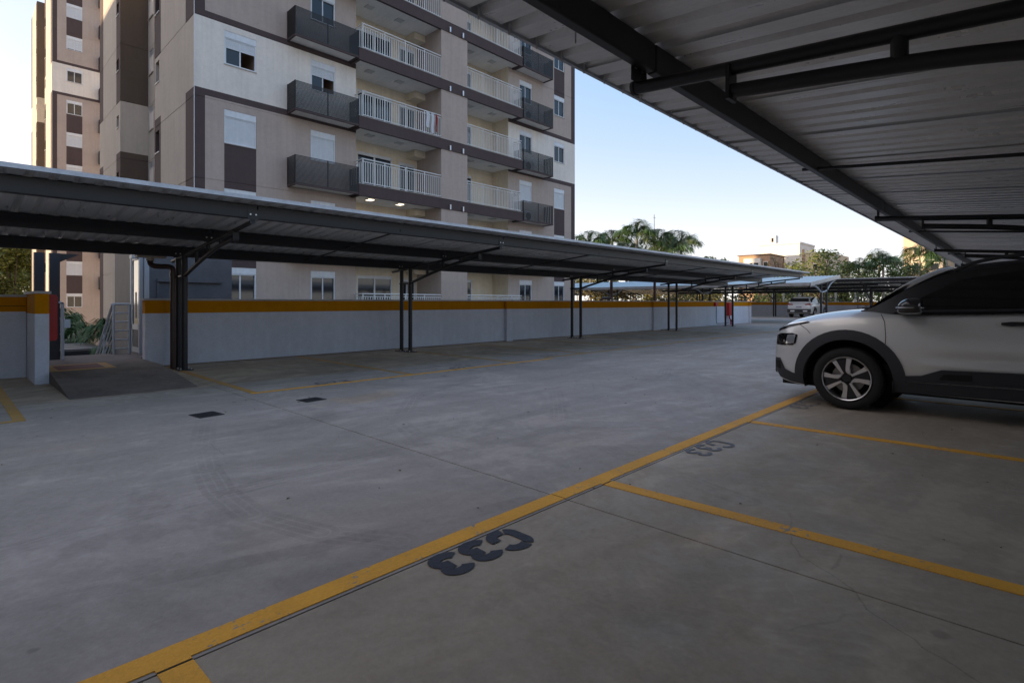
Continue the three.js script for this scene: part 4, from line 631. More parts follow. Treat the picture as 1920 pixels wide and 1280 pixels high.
function leafCrown(clumps, count, size, c0, c1, sun) {
  const pos = [], colr = [], nor = [], a = new THREE.Vector3(), b = new THREE.Vector3(), n = new THREE.Vector3(), o = new THREE.Vector3();
  const tot = clumps.reduce((s, c) => s + c[3] ** 2, 0);
  for (const c of clumps) { const k = Math.round(count * c[3] ** 2 / tot), tint = rnd();
    for (let i = 0; i < k; i++) {
      n.set(rr(-1, 1), rr(-1, 1), rr(-1, 1)).normalize(); const r = c[3] * Math.pow(rnd(), 0.45); o.set(c[0] + n.x * r, c[1] + n.y * r * 0.75, c[2] + n.z * r);
      a.set(rr(-1, 1), rr(-0.6, 0.6), rr(-1, 1)).normalize(); b.set(rr(-1, 1), rr(-1, 1), rr(-1, 1)).cross(a).normalize(); const s = size * rr(0.6, 1.3), w = s * 0.5;
      const q = [[-0.5, 0], [0, -0.5], [0.5, 0], [0, 0.5]].map(([x, y]) => [o.x + a.x * x * s + b.x * y * w, o.y + a.y * x * s + b.y * y * w, o.z + a.z * x * s + b.z * y * w]);
      const t = clamp(tint * 0.6 + rnd() * 0.5, 0, 1), cc = [lerp(c0[0], c1[0], t), lerp(c0[1], c1[1], t), lerp(c0[2], c1[2], t)]; n.crossVectors(a, b);
      for (const z of [0, 1, 2, 0, 2, 3]) { pos.push(...q[z]); colr.push(...cc); nor.push(n.x, n.y, n.z); }
    } }
  const g = new THREE.BufferGeometry(); g.setAttribute('position', new THREE.Float32BufferAttribute(pos, 3)); g.setAttribute('normal', new THREE.Float32BufferAttribute(nor, 3)); g.setAttribute('color', new THREE.Float32BufferAttribute(colr, 3)); return g;
}
const leafMat = new THREE.MeshPhysicalMaterial({ vertexColors: true, roughness: 0.75, side: THREE.DoubleSide, transmission: 0.25, thickness: 0 });
const bark = std([0.10, 0.075, 0.055], 0.95, 0, { map: dustMap }), palmBark = std([0.24, 0.21, 0.18], 0.9, 0, { map: dustMap });
function tree(name, label, u, v, base, H, rx, crownH, count, size, c0, c1, seed, group, bare) {
  seeded(seed); const T = thing(name, label, 'tree', u, base, v, group), limbs = [], cl = [], y0 = H - crownH;
  limbs.push(rod([0, 0, 0], [rr(-0.2, 0.2), y0 + crownH * 0.35, rr(-0.2, 0.2)], 0.035 * H * 0.5, 8, 0.02 * H * 0.5));
  const n = bare ? 16 : 15; for (let i = 0; i < n; i++) { const an = i * 2.4 + rr(0, 0.5), q = Math.pow((i + 0.5) / n, 0.6), hh = y0 + crownH * rr(0.12, 0.95), sh = Math.sqrt(Math.max(0.12, 1 - Math.pow((hh - y0) / crownH * 2 - 0.9, 2) * 0.75)), x = Math.cos(an) * rx * q * sh, z = Math.sin(an) * rx * q * sh; cl.push([x, hh, -z, rx * (bare ? 0.2 : rr(0.3, 0.48))]); limbs.push(rod([0, y0 + crownH * rr(0, 0.3), 0], [x, hh, z], 0.008 * H, 5, 0.003 * H)); }
  part('trunk', limbs, bark, T, { local: true }); mesh('crown', leafCrown(cl, count, size, c0, c1), leafMat, T); return T;
}
// palms: a few frond shapes shared by all
const frondGeo = [0, 1, 2, 3].map((s) => {
  seeded(90 + s); const L = 1, up = [1.3, 1.0, 0.65, 0.25][s], pos = [], pts = []; const n = 26;
  for (let i = 0; i <= n; i++) { const t = i / n; pts.push(new THREE.Vector3(Math.cos(up) * t * L * (1 - 0.12 * t), Math.sin(up) * t * L - (0.5 + 0.08 * s) * Math.pow(t, 2.1), 0)); }
  const tri = (a, b, c) => pos.push(...a, ...b, ...c);
  for (let i = 0; i < n; i++) { const a = pts[i], b = pts[i + 1], w = 0.012 * (1 - 0.8 * i / n); tri([a.x, a.y, -w], [b.x, b.y, -w], [b.x, b.y, w]); tri([a.x, a.y, -w], [b.x, b.y, w], [a.x, a.y, w]); }
  for (let i = 3; i <= n; i++) for (const sd of [-1, 1]) for (const e of [0, 0.5]) {
    const t = (i - e) / n, p = pts[i].clone().lerp(pts[i - 1], e), len = 0.36 * Math.sin(Math.min(1, t * 1.6 + 0.12) * Math.PI * 0.62) * rr(0.8, 1.15) * (t > 0.8 ? 1.25 - t : 1) * 1.1;
    const dr = rr(-0.55, 0.3), f = new THREE.Vector3(rr(0.3, 0.7), dr, sd * rr(0.7, 1)).normalize().multiplyScalar(len), tip = p.clone().add(f); tip.y -= len * 0.35; const w = 0.010;
    const m = p.clone().add(f.clone().multiplyScalar(0.55)); tri([p.x - w, p.y, p.z], [p.x + w, p.y, p.z], [m.x + w, m.y, m.z]); tri([p.x - w, p.y, p.z], [m.x + w, m.y, m.z], [m.x - w, m.y, m.z]); tri([m.x - w, m.y, m.z], [m.x + w, m.y, m.z], [tip.x, tip.y, tip.z]);
  }
  const g = new THREE.BufferGeometry(); g.setAttribute('position', new THREE.Float32BufferAttribute(pos, 3)); g.computeVertexNormals(); return g;
});
const frondMats = [[0.055, 0.12, 0.03], [0.07, 0.14, 0.04], [0.10, 0.135, 0.045]].map((c) => new THREE.MeshPhysicalMaterial({ color: col(...c), roughness: 0.6, side: THREE.DoubleSide, transmission: 0.2, thickness: 0 }));
function palm(label, u, v, base, H, R, n, seed, group, name = 'palm_tree') {
  seeded(seed); const T = thing(name, label, 'palm', u, base, v, group), lean = [rr(-0.4, 0.4), rr(-0.4, 0.4)];
  part('trunk', tube([[0, 0, 0], [lean[0] * 0.3, H * 0.5, lean[1] * 0.3], [lean[0], H, lean[1]]], Math.min(0.16, 0.02 + H * 0.012), 14, 8), palmBark, T, { local: true });
  if (H > 4) part('crown_shaft', rod([lean[0], H - 0.2, lean[1]], [lean[0], H + 0.7, lean[1]], 0.11, 8, 0.05), frondMats[1], T, { local: true });
  for (let i = 0; i < n; i++) { const m = mesh('frond', frondGeo[i % 4], frondMats[Math.floor(rnd() * 3)], T); m.position.set(lean[0], H + (H > 4 ? 0.5 : 0), -lean[1]); const s = R * rr(0.8, 1.15); m.scale.set(s, s, s); m.rotation.y = i * 2.399 + rr(-0.3, 0.3); }
  return T;
}
const atPx = (x, d) => { const l = (x - 960) / FOC * d, c = Math.cos(YAW), s = Math.sin(YAW); return [d * c + l * s, d * s - l * c]; };   // ground position from a bearing and a depth, used once for planting
const hAtY = (y, d) => CAM_H + (567 - y) / FOC * d;
const gA = 'palms behind the apartment block';
[[1108, 58, 440, 3.4, 'first palm right of the apartment block corner, half hidden by it'], [1148, 62, 434, 3.6, 'second palm right of the apartment block corner'], [1172, 66, 447, 3.0, 'low palm between taller ones right of the apartment block'], [1190, 60, 420, 4.2, 'tallest palm behind the carport with its crown highest'], [1228, 62, 432, 3.9, 'palm beside the thin mast behind the carport'], [1262, 57, 450, 3.6, 'dense green palm right of the mast behind the carport'], [1280, 60, 440, 3.9, 'last palm of the row with long drooping fronds to the right']].forEach(([x, d, y, R, l], i) => { const [u, v] = atPx(x, d); palm('feathery ' + l, u, v, -3, hAtY(y + 29, d) + 3, R * 0.84, 15, 200 + i, gA); });
{ const [u, v] = atPx(1227, 90); const t = thing('radio_mast', 'thin radio mast rising among the palms', 'mast', u, -3, v); part('pole', rod([u, -3, v], [u, hAtY(402, 90), v], 0.12, 6, 0.06), std([0.5, 0.5, 0.52], 0.5), t); part('antenna', rod([u - 0.4, hAtY(408, 90), v], [u + 0.4, hAtY(408, 90), v], 0.05, 6), M.steel, t); }
const G0 = [0.045, 0.09, 0.022], G1 = [0.15, 0.20, 0.045], O0 = [0.10, 0.085, 0.02], O1 = [0.20, 0.17, 0.045];
[[1130, 66, 478, 4, 'dark leafy tree under the palms near the block corner'], [1215, 68, 470, 5, 'dark leafy tree under the palms by the mast'], [1262, 64, 478, 4.4, 'yellow green leafy tree under the last palms'], [1300, 62, 488, 3, 'small dark leafy tree right of the last palm'], [1332, 70, 482, 2.6, 'small round treetop standing alone right of the palms']].forEach(([x, d, y, r, l], i) => { const [u, v] = atPx(x, d), top = hAtY(y, d) + 3; tree('leafy_tree', l, u, v, -3, top, r, top * 0.62, 2200, 0.42, i === 2 ? O0 : G0, i === 2 ? O1 : G1, 230 + i, 'trees under the palms'); });
const ORD = ['first', 'second', 'third', 'fourth', 'fifth', 'sixth', 'seventh', 'eighth', 'ninth', 'tenth', 'eleventh', 'twelfth'];
// sunlit shrubs seen under the far carport
for (let i = 0; i < 12; i++) { const x = 1085 + i * 27, [u, v] = atPx(x, 56 + (i % 3) * 4); tree('shrub', ORD[i] + (i === 4 ? ' and yellowest' : '') + ' shrub from the apartment block corner beyond the far carport', u, v, -3, i < 3 ? 6.6 : 5.4, 2.4, 4.6, 1300, 0.3, O0, i === 4 ? [0.4, 0.34, 0.02] : O1, 260 + i, 'shrubs beyond the far carport'); }
// trees and palms behind the far wall on the right
[[1540, 58, 474, 3.6, 'broad green leafy tree beyond the far carports right of the white building', [0.06, 0.10, 0.02], [0.22, 0.24, 0.05]], [1585, 60, 494, 2.6, 'smaller green tree to the right of the broad one', G0, G1], [1505, 62, 506, 3.4, 'low dark bush below the brown building', G0, G1], [1682, 60, 486, 2.6, 'dark upright tree among the palms by the canopy edge', [0.025, 0.05, 0.02], G1], [1710, 62, 503, 2.6, 'dark loose tree beside the beige tower', [0.03, 0.035, 0.015], [0.06, 0.06, 0.02]], [1735, 66, 505, 2.4, 'small dark tree in front of the beige tower', [0.03, 0.035, 0.015], O0], [1440, 62, 512, 3.4, 'low dark bush below the white building', G0, G1], [1620, 62, 506, 3, 'low dark bush between the palms', G0, G1]].forEach(([x, d, y, r, l, c0, c1], i) => { const [u, v] = atPx(x, d), top = hAtY(y, d) + 3; tree('leafy_tree', l, u, v, -3, top, r, top * 0.66, 1900, 0.34, c0, c1, 300 + i, 'trees behind the far wall'); });
{ const [u, v] = atPx(1466, 84); tree('bare_tree', 'half bare tree with sparse warm leaves before the brown building', u, v, -3, hAtY(472, 84) + 3, 3, 6, 260, 0.32, O0, O1, 320, undefined, true); }
[[1608, 60, 512, 2.4, 'left'], [1648, 62, 497, 2.6, 'middle'], [1658, 58, 505, 2.3, 'short'], [1724, 64, 488, 3.0, 'tall sunlit'], [1765, 66, 494, 2.6, 'rightmost']].forEach(([x, d, y, R, l], i) => { const [u, v] = atPx(x, d); palm(l + ' palm standing behind the farthest carport', u, v, -3, hAtY(y, d) + 3, R, 14, 340 + i, 'palms behind the far wall'); });
[1450, 1469, 1499, 1541, 1568, 1604, 1628].forEach((x, i) => { const d = 50, [u, v] = atPx(x, d); const t = thing('pale_trunk', ORD[i] + ' slim pale palm trunk from the left above the far wall', 'trunk', u, -3, v, 'slim trunks above the far wall'); part('trunk', rod([u, -3, v], [u + (i % 2 ? 0.1 : -0.12), 2.6, v], 0.1, 8, 0.08), std([0.36, 0.34, 0.31], 0.9), t); if (i !== 3) part('leaf_crown', [0, 1, 2, 3, 4].map((k) => tube([[u, 2.55, v], [u + 0.5 * Math.cos(k * 1.26), 3.0, v + 0.5 * Math.sin(k * 1.26)], [u + Math.cos(k * 1.26), 2.9, v + Math.sin(k * 1.26)]], 0.05, 8, 5)), frondMats[0], t); });
{ seeded(77); const cl = []; for (let i = 0; i < 60; i++) cl.push([52.6 + rr(0, 3), rr(-1, 2.4), -(28 - i * 0.72) + rr(-0.5, 0.5), rr(0.8, 1.3)]); const m = mesh('hedge_foliage', leafCrown(cl, 9000, 0.26, [0.022, 0.034, 0.014], [0.06, 0.075, 0.025]), leafMat, scene); m.userData = { kind: 'stuff', label: 'dark hedge growing behind the far wall', category: 'hedge' }; }
// left: wood beyond the short wall, planting round the stair
[[2.6, 92, 13], [8.5, 106, 15.5], [-2, 90, 13.5], [5.2, 87, 12], [3, 104, 15]].forEach(([u, v, H], i) => tree('leafy_tree', ['olive green tree beyond the left wall, nearest the tower', 'tall olive tree behind the tower corner', 'olive green tree at the left picture edge', 'low olive tree in front of the others at the left', 'tall olive tree rising behind the other left trees'][i], u, v, -3, H, 5.4, H * 0.94, 14000, 0.46, [0.06, 0.08, 0.012], [0.22, 0.235, 0.035], 400 + i, 'trees beyond the left wall'));
[[1.9, 20.5, 2.9, 1.3], [2.7, 21.5, 3.1, 1.4], [3.3, 18.6, 3.1, 1.3], [3.0, 16.6, 2.7, 1.0], [2.2, 24, 3.2, 1.5]].forEach(([u, v, H, R], i) => palm(['bushy garden palm behind the pergola', 'bushy garden palm left of the stair railing', 'small garden palm behind the guard rail', 'low garden palm beside the steel door', 'garden palm farthest from the wall'][i], u, v, -3, H, R, 16, 430 + i, 'garden palms below the landing', 'garden_palm'));
{ const c = thing('street_camera', 'small grey camera on a bent bracket behind the handrail', 'camera', 1.75, -3, 15.2); part('pole', tube([[1.45, -3, 15.2], [1.45, 0.3, 15.2], [1.5, 0.75, 15.2], [1.75, 0.78, 15.2]], 0.025, 20, 8), M.greyRail, c); part('camera_body', box(1.72, 1.84, 0.6, 0.78, 15.15, 15.25), M.greyRail, c); }

// ---------------------------------------------------------------- cars
const interp = (tab) => (x) => { let i = 0; while (i + 2 < tab.length && x > tab[i + 1][0]) i++; const p0 = tab[Math.max(0, i - 1)], p1 = tab[i], p2 = tab[i + 1], p3 = tab[Math.min(tab.length - 1, i + 2)], t = clamp((x - p1[0]) / (p2[0] - p1[0]), 0, 1), d = p2[0] - p1[0];
  const m1 = i > 0 ? (p2[1] - p0[1]) / (p2[0] - p0[0]) * d : p2[1] - p1[1], m2 = i + 2 < tab.length ? (p3[1] - p1[1]) / (p3[0] - p1[0]) * d : p2[1] - p1[1]; const t2 = t * t, t3 = t2 * t; return (2 * t3 - 3 * t2 + 1) * p1[1] + (t3 - 2 * t2 + t) * m1 + (-2 * t3 + 3 * t2) * p2[1] + (t3 - t2) * m2; };
function gridGeo(rows, closed) {                                            // rows of points in local x, y, z
  const pos = [], idx = [], n = rows[0].length; for (const r of rows) for (const p of r) pos.push(...p);
  for (let i = 0; i + 1 < rows.length; i++) for (let j = 0; j + 1 < n + (closed ? 1 : 0); j++) { const a = i * n + j, b = i * n + (j + 1) % n, c = a + n, d = b + n; idx.push(a, b, d, a, d, c); }
  const g = new THREE.BufferGeometry(); g.setAttribute('position', new THREE.Float32BufferAttribute(pos, 3)); g.setIndex(idx); return g;
}
function carShell(C) {                                                      // local z runs back from the nose, x across, y up
  const { L, half, top, bot, W, z0 = 0 } = C;
  const S = (z, h) => { const yb = bot(z), yt = top(z), t = clamp((h - yb) / (yt - yb), 0, 1), w = W(z); const lo = 0.935 + 0.065 * Math.sin(Math.min(1, t / 0.42) * Math.PI / 2), m = C.crease ? sstep(1.45, 1.85, z) * (1 - sstep(2.9, 3.15, z)) : 0; return m * (0.014 * Math.exp(-Math.pow((h - 0.535) / 0.03, 2)) - 0.012 * Math.exp(-Math.pow((h - 0.605) / 0.04, 2))) + w * (t < 0.55 ? lo : 1 - 0.105 * Math.pow((t - 0.55) / 0.45, 1.8)); };
  const zs = []; for (let i = 0; i <= 90; i++) { const t = i / 90; zs.push(z0 + (L - z0) * (t < 0.12 ? 0.12 * Math.pow(t / 0.12, 1.7) : t > 0.88 ? 1 - 0.12 * Math.pow((1 - t) / 0.12, 1.7) : t)); }
  const sec = (z) => { const yb = bot(z), yt = top(z), ys = yb + (yt - yb) * 0.9, r = []; const xs = S(z, ys);
    for (let t = 0; t < 0.905; t += 0.03) r.push([S(z, yb + (yt - yb) * t), yb + (yt - yb) * t]);
    for (const q of [0.985, 0.95, 0.89, 0.8, 0.66, 0.48, 0.25]) r.push([xs * q, yt - 0.012 * q * q - (yt - ys - 0.012) * Math.pow(q, 9)]);
    const half_ = r.map(([x, y]) => [x, y, z]); return [[0, yb, z], ...half_, [0, yt, z], ...half_.slice().reverse().map(([x, y]) => [-x, y, z])]; };
  const rows = zs.map(sec), n = rows[0].length;
  const ce = (r) => { const c = [0, 0, r[0][2]]; for (const p of r) c[1] += p[1] / n; return r.map(() => c.slice()); };
  const nose = ce(rows[0]), tail = ce(rows[rows.length - 1]);
  let g = gridGeo([nose, ...rows, tail], true); g.computeVertexNormals();
  return { g, S };
}
function wheelWells(g, C) {
  const ev = new Evaluator(); ev.attributes = ['position', 'normal']; ev.useGroups = false;
  let a = new Brush(g); a.updateMatrixWorld();
  for (const z of C.wheels) for (const s of [-1, 1]) { const c = new THREE.CylinderGeometry(C.well, C.well, 0.5, 36); c.rotateZ(Math.PI / 2); c.translate(s * (C.half - 0.22 + 0.25 * 0 + 0.05), C.wr, z); const b = new Brush(c.toNonIndexed()); b.updateMatrixWorld(); a = ev.evaluate(a, b, SUBTRACTION); a.updateMatrixWorld(); }
  return a.geometry;
}
// a raised patch on a side surface S between two curves in (z, h)
function patch(S, lo, hi, off, sides, nS = 24, nT = 6, thick = 0.03) {
  const at = (pts, t) => { const k = t * (pts.length - 1), i = Math.min(pts.length - 2, Math.floor(k)), f = k - i; return [lerp(pts[i][0], pts[i + 1][0], f), lerp(pts[i][1], pts[i + 1][1], f)]; }, out = [];
  for (const sd of sides) { const rows = []; for (let i = 0; i <= nS; i++) { const a = at(lo, i / nS), b = at(hi, i / nS), r = []; const P = (t, o) => { const z = lerp(a[0], b[0], t), h = lerp(a[1], b[1], t); return [sd * (S(z, h) + o), h, z]; }; r.push(P(0, off - thick)); for (let j = 0; j <= nT; j++) r.push(P(j / nT, off)); r.push(P(1, off - thick)); rows.push(r); }
    const cap = (r) => { const q = r.map((p) => p.slice()); q[0] = r[0]; return q.map((p) => [p[0] - sd * thick * (r.indexOf(p) === 0 ? 0 : 1), p[1], p[2]]); };
    const first = rows[0].map((p) => [p[0] - sd * thick, p[1], p[2]]), last = rows[nS].map((p) => [p[0] - sd * thick, p[1], p[2]]);
    const g = gridGeo([first, ...rows, last]); const h = g.toNonIndexed(); h.computeVertexNormals(); out.push(creased(g)); }
  return out;
}
function creased(g) { g = g.index ? g.toNonIndexed() : g; g.computeVertexNormals(); const p = g.attributes.position, n = g.attributes.normal, map = new Map(), key = (i) => Math.round(p.getX(i) * 2e3) + ',' + Math.round(p.getY(i) * 2e3) + ',' + Math.round(p.getZ(i) * 2e3); for (let i = 0; i < p.count; i++) { const k = key(i); if (!map.has(k)) map.set(k, []); map.get(k).push(i); } const out = new Float32Array(p.count * 3); for (const l of map.values()) for (const i of l) { let x = 0, y = 0, z = 0; for (const j of l) { const d = n.getX(i) * n.getX(j) + n.getY(i) * n.getY(j) + n.getZ(i) * n.getZ(j); if (d > 0.75) { x += n.getX(j); y += n.getY(j); z += n.getZ(j); } } const s = Math.hypot(x, y, z) || 1; out[i * 3] = x / s; out[i * 3 + 1] = y / s; out[i * 3 + 2] = z / s; } g.setAttribute('normal', new THREE.BufferAttribute(out, 3)); return g; }
function seam(S, pts, sides, w = 0.006, off = 0.0015) { const out = []; for (const sd of sides) { const n = pts.length * 4, q = []; const at = (t) => { const k = t * (pts.length - 1), i = Math.min(pts.length - 2, Math.floor(k)), f = k - i; return [lerp(pts[i][0], pts[i + 1][0], f), lerp(pts[i][1], pts[i + 1][1], f)]; }; for (let i = 0; i < n; i++) { const a = at(i / n), b = at((i + 1) / n), dx = b[0] - a[0], dy = b[1] - a[1], l = Math.hypot(dx, dy) || 1, ox = -dy / l * w / 2, oy = dx / l * w / 2; const P = (z, h) => [sd * (S(z, h) + off), h, -z]; q.push([P(a[0] + ox, a[1] + oy), P(a[0] - ox, a[1] - oy), P(b[0] - ox, b[1] - oy), P(b[0] + ox, b[1] + oy)]); } out.push(quads(q)); } return out; }
const carPaint = new THREE.MeshPhysicalMaterial({ color: col(0.76, 0.76, 0.735), roughness: 0.32, metalness: 0.38, clearcoat: 1, clearcoatRoughness: 0.05 });
const glossBlack = new THREE.MeshPhysicalMaterial({ color: col(0.012, 0.012, 0.014), roughness: 0.25, clearcoat: 1, clearcoatRoughness: 0.04, side: THREE.DoubleSide });
const pillarBlack = std([0.016, 0.016, 0.018], 0.5);
const plastic = std([0.035, 0.036, 0.041], 0.62, 0, { bumpMap: fineBump, bumpScale: 0.0015 }), carGlass = new THREE.MeshPhysicalMaterial({ color: col(0.006, 0.006, 0.007), roughness: 0.04, ior: 1.5, side: THREE.DoubleSide });
const rubber = std([0.018, 0.0175, 0.017], 0.85), alloy = std([0.78, 0.77, 0.76], 0.28, 0.95), alloyDark = std([0.03, 0.03, 0.032], 0.4, 0.4), discMat = std([0.3, 0.28, 0.26], 0.45, 0.9), lens = new THREE.MeshPhysicalMaterial({ color: col(0.5, 0.52, 0.55), roughness: 0.08, metalness: 0.6, clearcoat: 1 }), chrome = std([0.85, 0.86, 0.88], 0.12, 1), redLens = new THREE.MeshPhysicalMaterial({ color: col(0.3, 0.01, 0.012), roughness: 0.12, clearcoat: 1 });
const underMat = std([0.012, 0.012, 0.012], 0.95);
function makeWheel(R, rimR, width) {                                        // axis along x, outer face towards -x
  const w = new THREE.Group(), prof = [[rimR, -width / 2 + 0.005], [rimR + 0.02, -width / 2 - 0.004], [R * 0.86, -width / 2 - 0.008], [R * 0.955, -width / 2 + 0.01], [R, -width / 2 + 0.045], [R, width / 2 - 0.045], [R * 0.955, width / 2 - 0.01], [R * 0.86, width / 2], [rimR, width / 2 - 0.005]];
  const t = new THREE.LatheGeometry(prof.map(([r, y]) => new THREE.Vector2(r, y)), 64); t.rotateZ(-Math.PI / 2); part('tyre', [creased(t.toNonIndexed())], rubber, w, { local: true });
  const grooves = []; for (let i = 0; i < 72; i++) { const g = new THREE.BoxGeometry(0.035, 0.006, 0.01); g.translate(-width / 2 + 0.03, R - 0.008, 0); g.rotateX(i / 72 * Math.PI * 2); grooves.push(g); } part('tread_blocks', grooves, underMat, w, { local: true, kind: 'stuff' });
  const rp = [[rimR, -width / 2 - 0.002], [rimR - 0.004, -width / 2 - 0.012], [rimR - 0.012, -width / 2 - 0.008], [rimR - 0.018, -width / 2 + 0.02], [rimR - 0.03, width / 2 - 0.04]]; const rg = new THREE.LatheGeometry(rp.map(([r, y]) => new THREE.Vector2(r, y)), 64); rg.rotateZ(-Math.PI / 2); part('rim_lip', [creased(rg.toNonIndexed())], alloy, w, { local: true });
  const bk = new THREE.CylinderGeometry(rimR - 0.03, rimR - 0.03, 0.01, 40); bk.rotateZ(Math.PI / 2); bk.translate(width / 2 - 0.06, 0, 0); part('rim_barrel', bk, underMat, w, { local: true });
  const dc = new THREE.CylinderGeometry(rimR * 0.66, rimR * 0.66, 0.02, 36); dc.rotateZ(Math.PI / 2); dc.translate(-0.01, 0, 0); part('brake_disc', dc, discMat, w, { local: true });
  const face = -width / 2 + 0.012, flat = (pts, d0, d1) => { const sh = new THREE.Shape(pts.map(([x, y]) => new THREE.Vector2(x, y))); const g = new THREE.ExtrudeGeometry(sh, { depth: d1 - d0, bevelEnabled: true, bevelSize: 0.002, bevelThickness: 0.003, bevelSegments: 1 }); g.rotateY(-Math.PI / 2); g.translate(face + (d1 - d0), 0, 0); return g; };
  const k = rimR / 0.225, po = (r, a) => [r * k * Math.cos(a), r * k * Math.sin(a)];
  for (let i = 0; i < 4; i++) { const b = (104 + 90 * i) * Math.PI / 180, D = Math.PI / 180;
    part('spoke', flat([po(0.055, b + 12 * D), po(0.205, b + 13.5 * D), po(0.205, b + 26 * D), po(0.19, b + 25 * D), po(0.058, b + 30 * D)].map((p) => p), 0, 0.016), alloy, w, { local: true });
    part('spoke', flat([po(0.05, b - 34 * D), po(0.075, b - 8 * D), po(0.11, b - 10 * D), po(0.205, b - 14 * D), po(0.205, b - 27 * D), po(0.12, b - 27 * D), po(0.075, b - 40 * D)], 0, 0.016), alloy, w, { local: true });
    part('spoke_pocket', flat([po(0.05, b + 10 * D), po(0.205, b + 12.5 * D), po(0.205, b - 13 * D), po(0.1, b - 8 * D), po(0.06, b - 6 * D)], -0.012, -0.002), alloyDark, w, { local: true });
    const bt = new THREE.CylinderGeometry(0.011 * k, 0.011 * k, 0.02, 8); bt.rotateZ(Math.PI / 2); const [y, z] = po(0.058, b - 48 * D); bt.translate(face + 0.012, z, y); part('wheel_bolt', bt, M.steel, w, { local: true }); }
  const hb = new THREE.CylinderGeometry(0.036 * k, 0.05 * k, 0.02, 28); hb.rotateZ(Math.PI / 2); hb.translate(face + 0.004, 0, 0); const hub = part('hub_cap', hb, alloyDark, w, { local: true });
  for (const o of [0, 0.013]) part('chevron_emblem', flat([[-0.018, -0.012 + o], [0, 0.002 + o], [0.018, -0.012 + o], [0.018, -0.007 + o], [0, 0.008 + o], [-0.018, -0.007 + o]], -0.011, -0.0075), chrome, hub, { local: true });
  return w;
}
function sided(name, fn, mat, T) { for (const s of [-1, 1]) part(name, fn([s]), mat, T, { local: true }); }
function addWheels(T, C, tmpl) { for (const z of C.wheels) for (const s of [-1, 1]) { const w = tmpl.clone(); w.name = 'wheel'; w.position.set(s * (C.half - 0.115), C.wr, z); if (s > 0) w.rotation.y = Math.PI; T.add(w); } }
function greenhouse(C) {                                                    // side surface of the cabin and its closed shell
  const { roof, belt, wb, wr } = C, [z0, z1] = C.cabin;
  const SG = (z, h) => { const b = belt(z), r = Math.max(roof(z), b + 0.01), f = wb(z); return f - (h - b) * C.tumble - 0.25 * Math.pow(Math.max(0, h - b), 2) * 0.3; };
  const rows = []; for (let i = 0; i <= 56; i++) { const z = lerp(z0, z1, i / 56), b = belt(z) - 0.03, r = Math.max(roof(z), b + 0.012), r_ = [], hs = b + (r - b) * 0.86, xs = SG(z, hs); for (const t of [0, 0.2, 0.4, 0.55, 0.7, 0.8, 0.86]) { const h = b + (r - b) * t; r_.push([SG(z, h), h, z]); } for (const q of [0.97, 0.92, 0.84, 0.72, 0.55, 0.3]) r_.push([xs * q, r - (r - hs) * Math.pow(q, 7) - 0.015 * q * q, z]); rows.push([...r_, [0, r, z], ...r_.slice().reverse().map(([x, y, zz]) => [-x, y, zz])]); }
  return { g: creased(gridGeo(rows)), SG };
}
const both = [-1, 1];
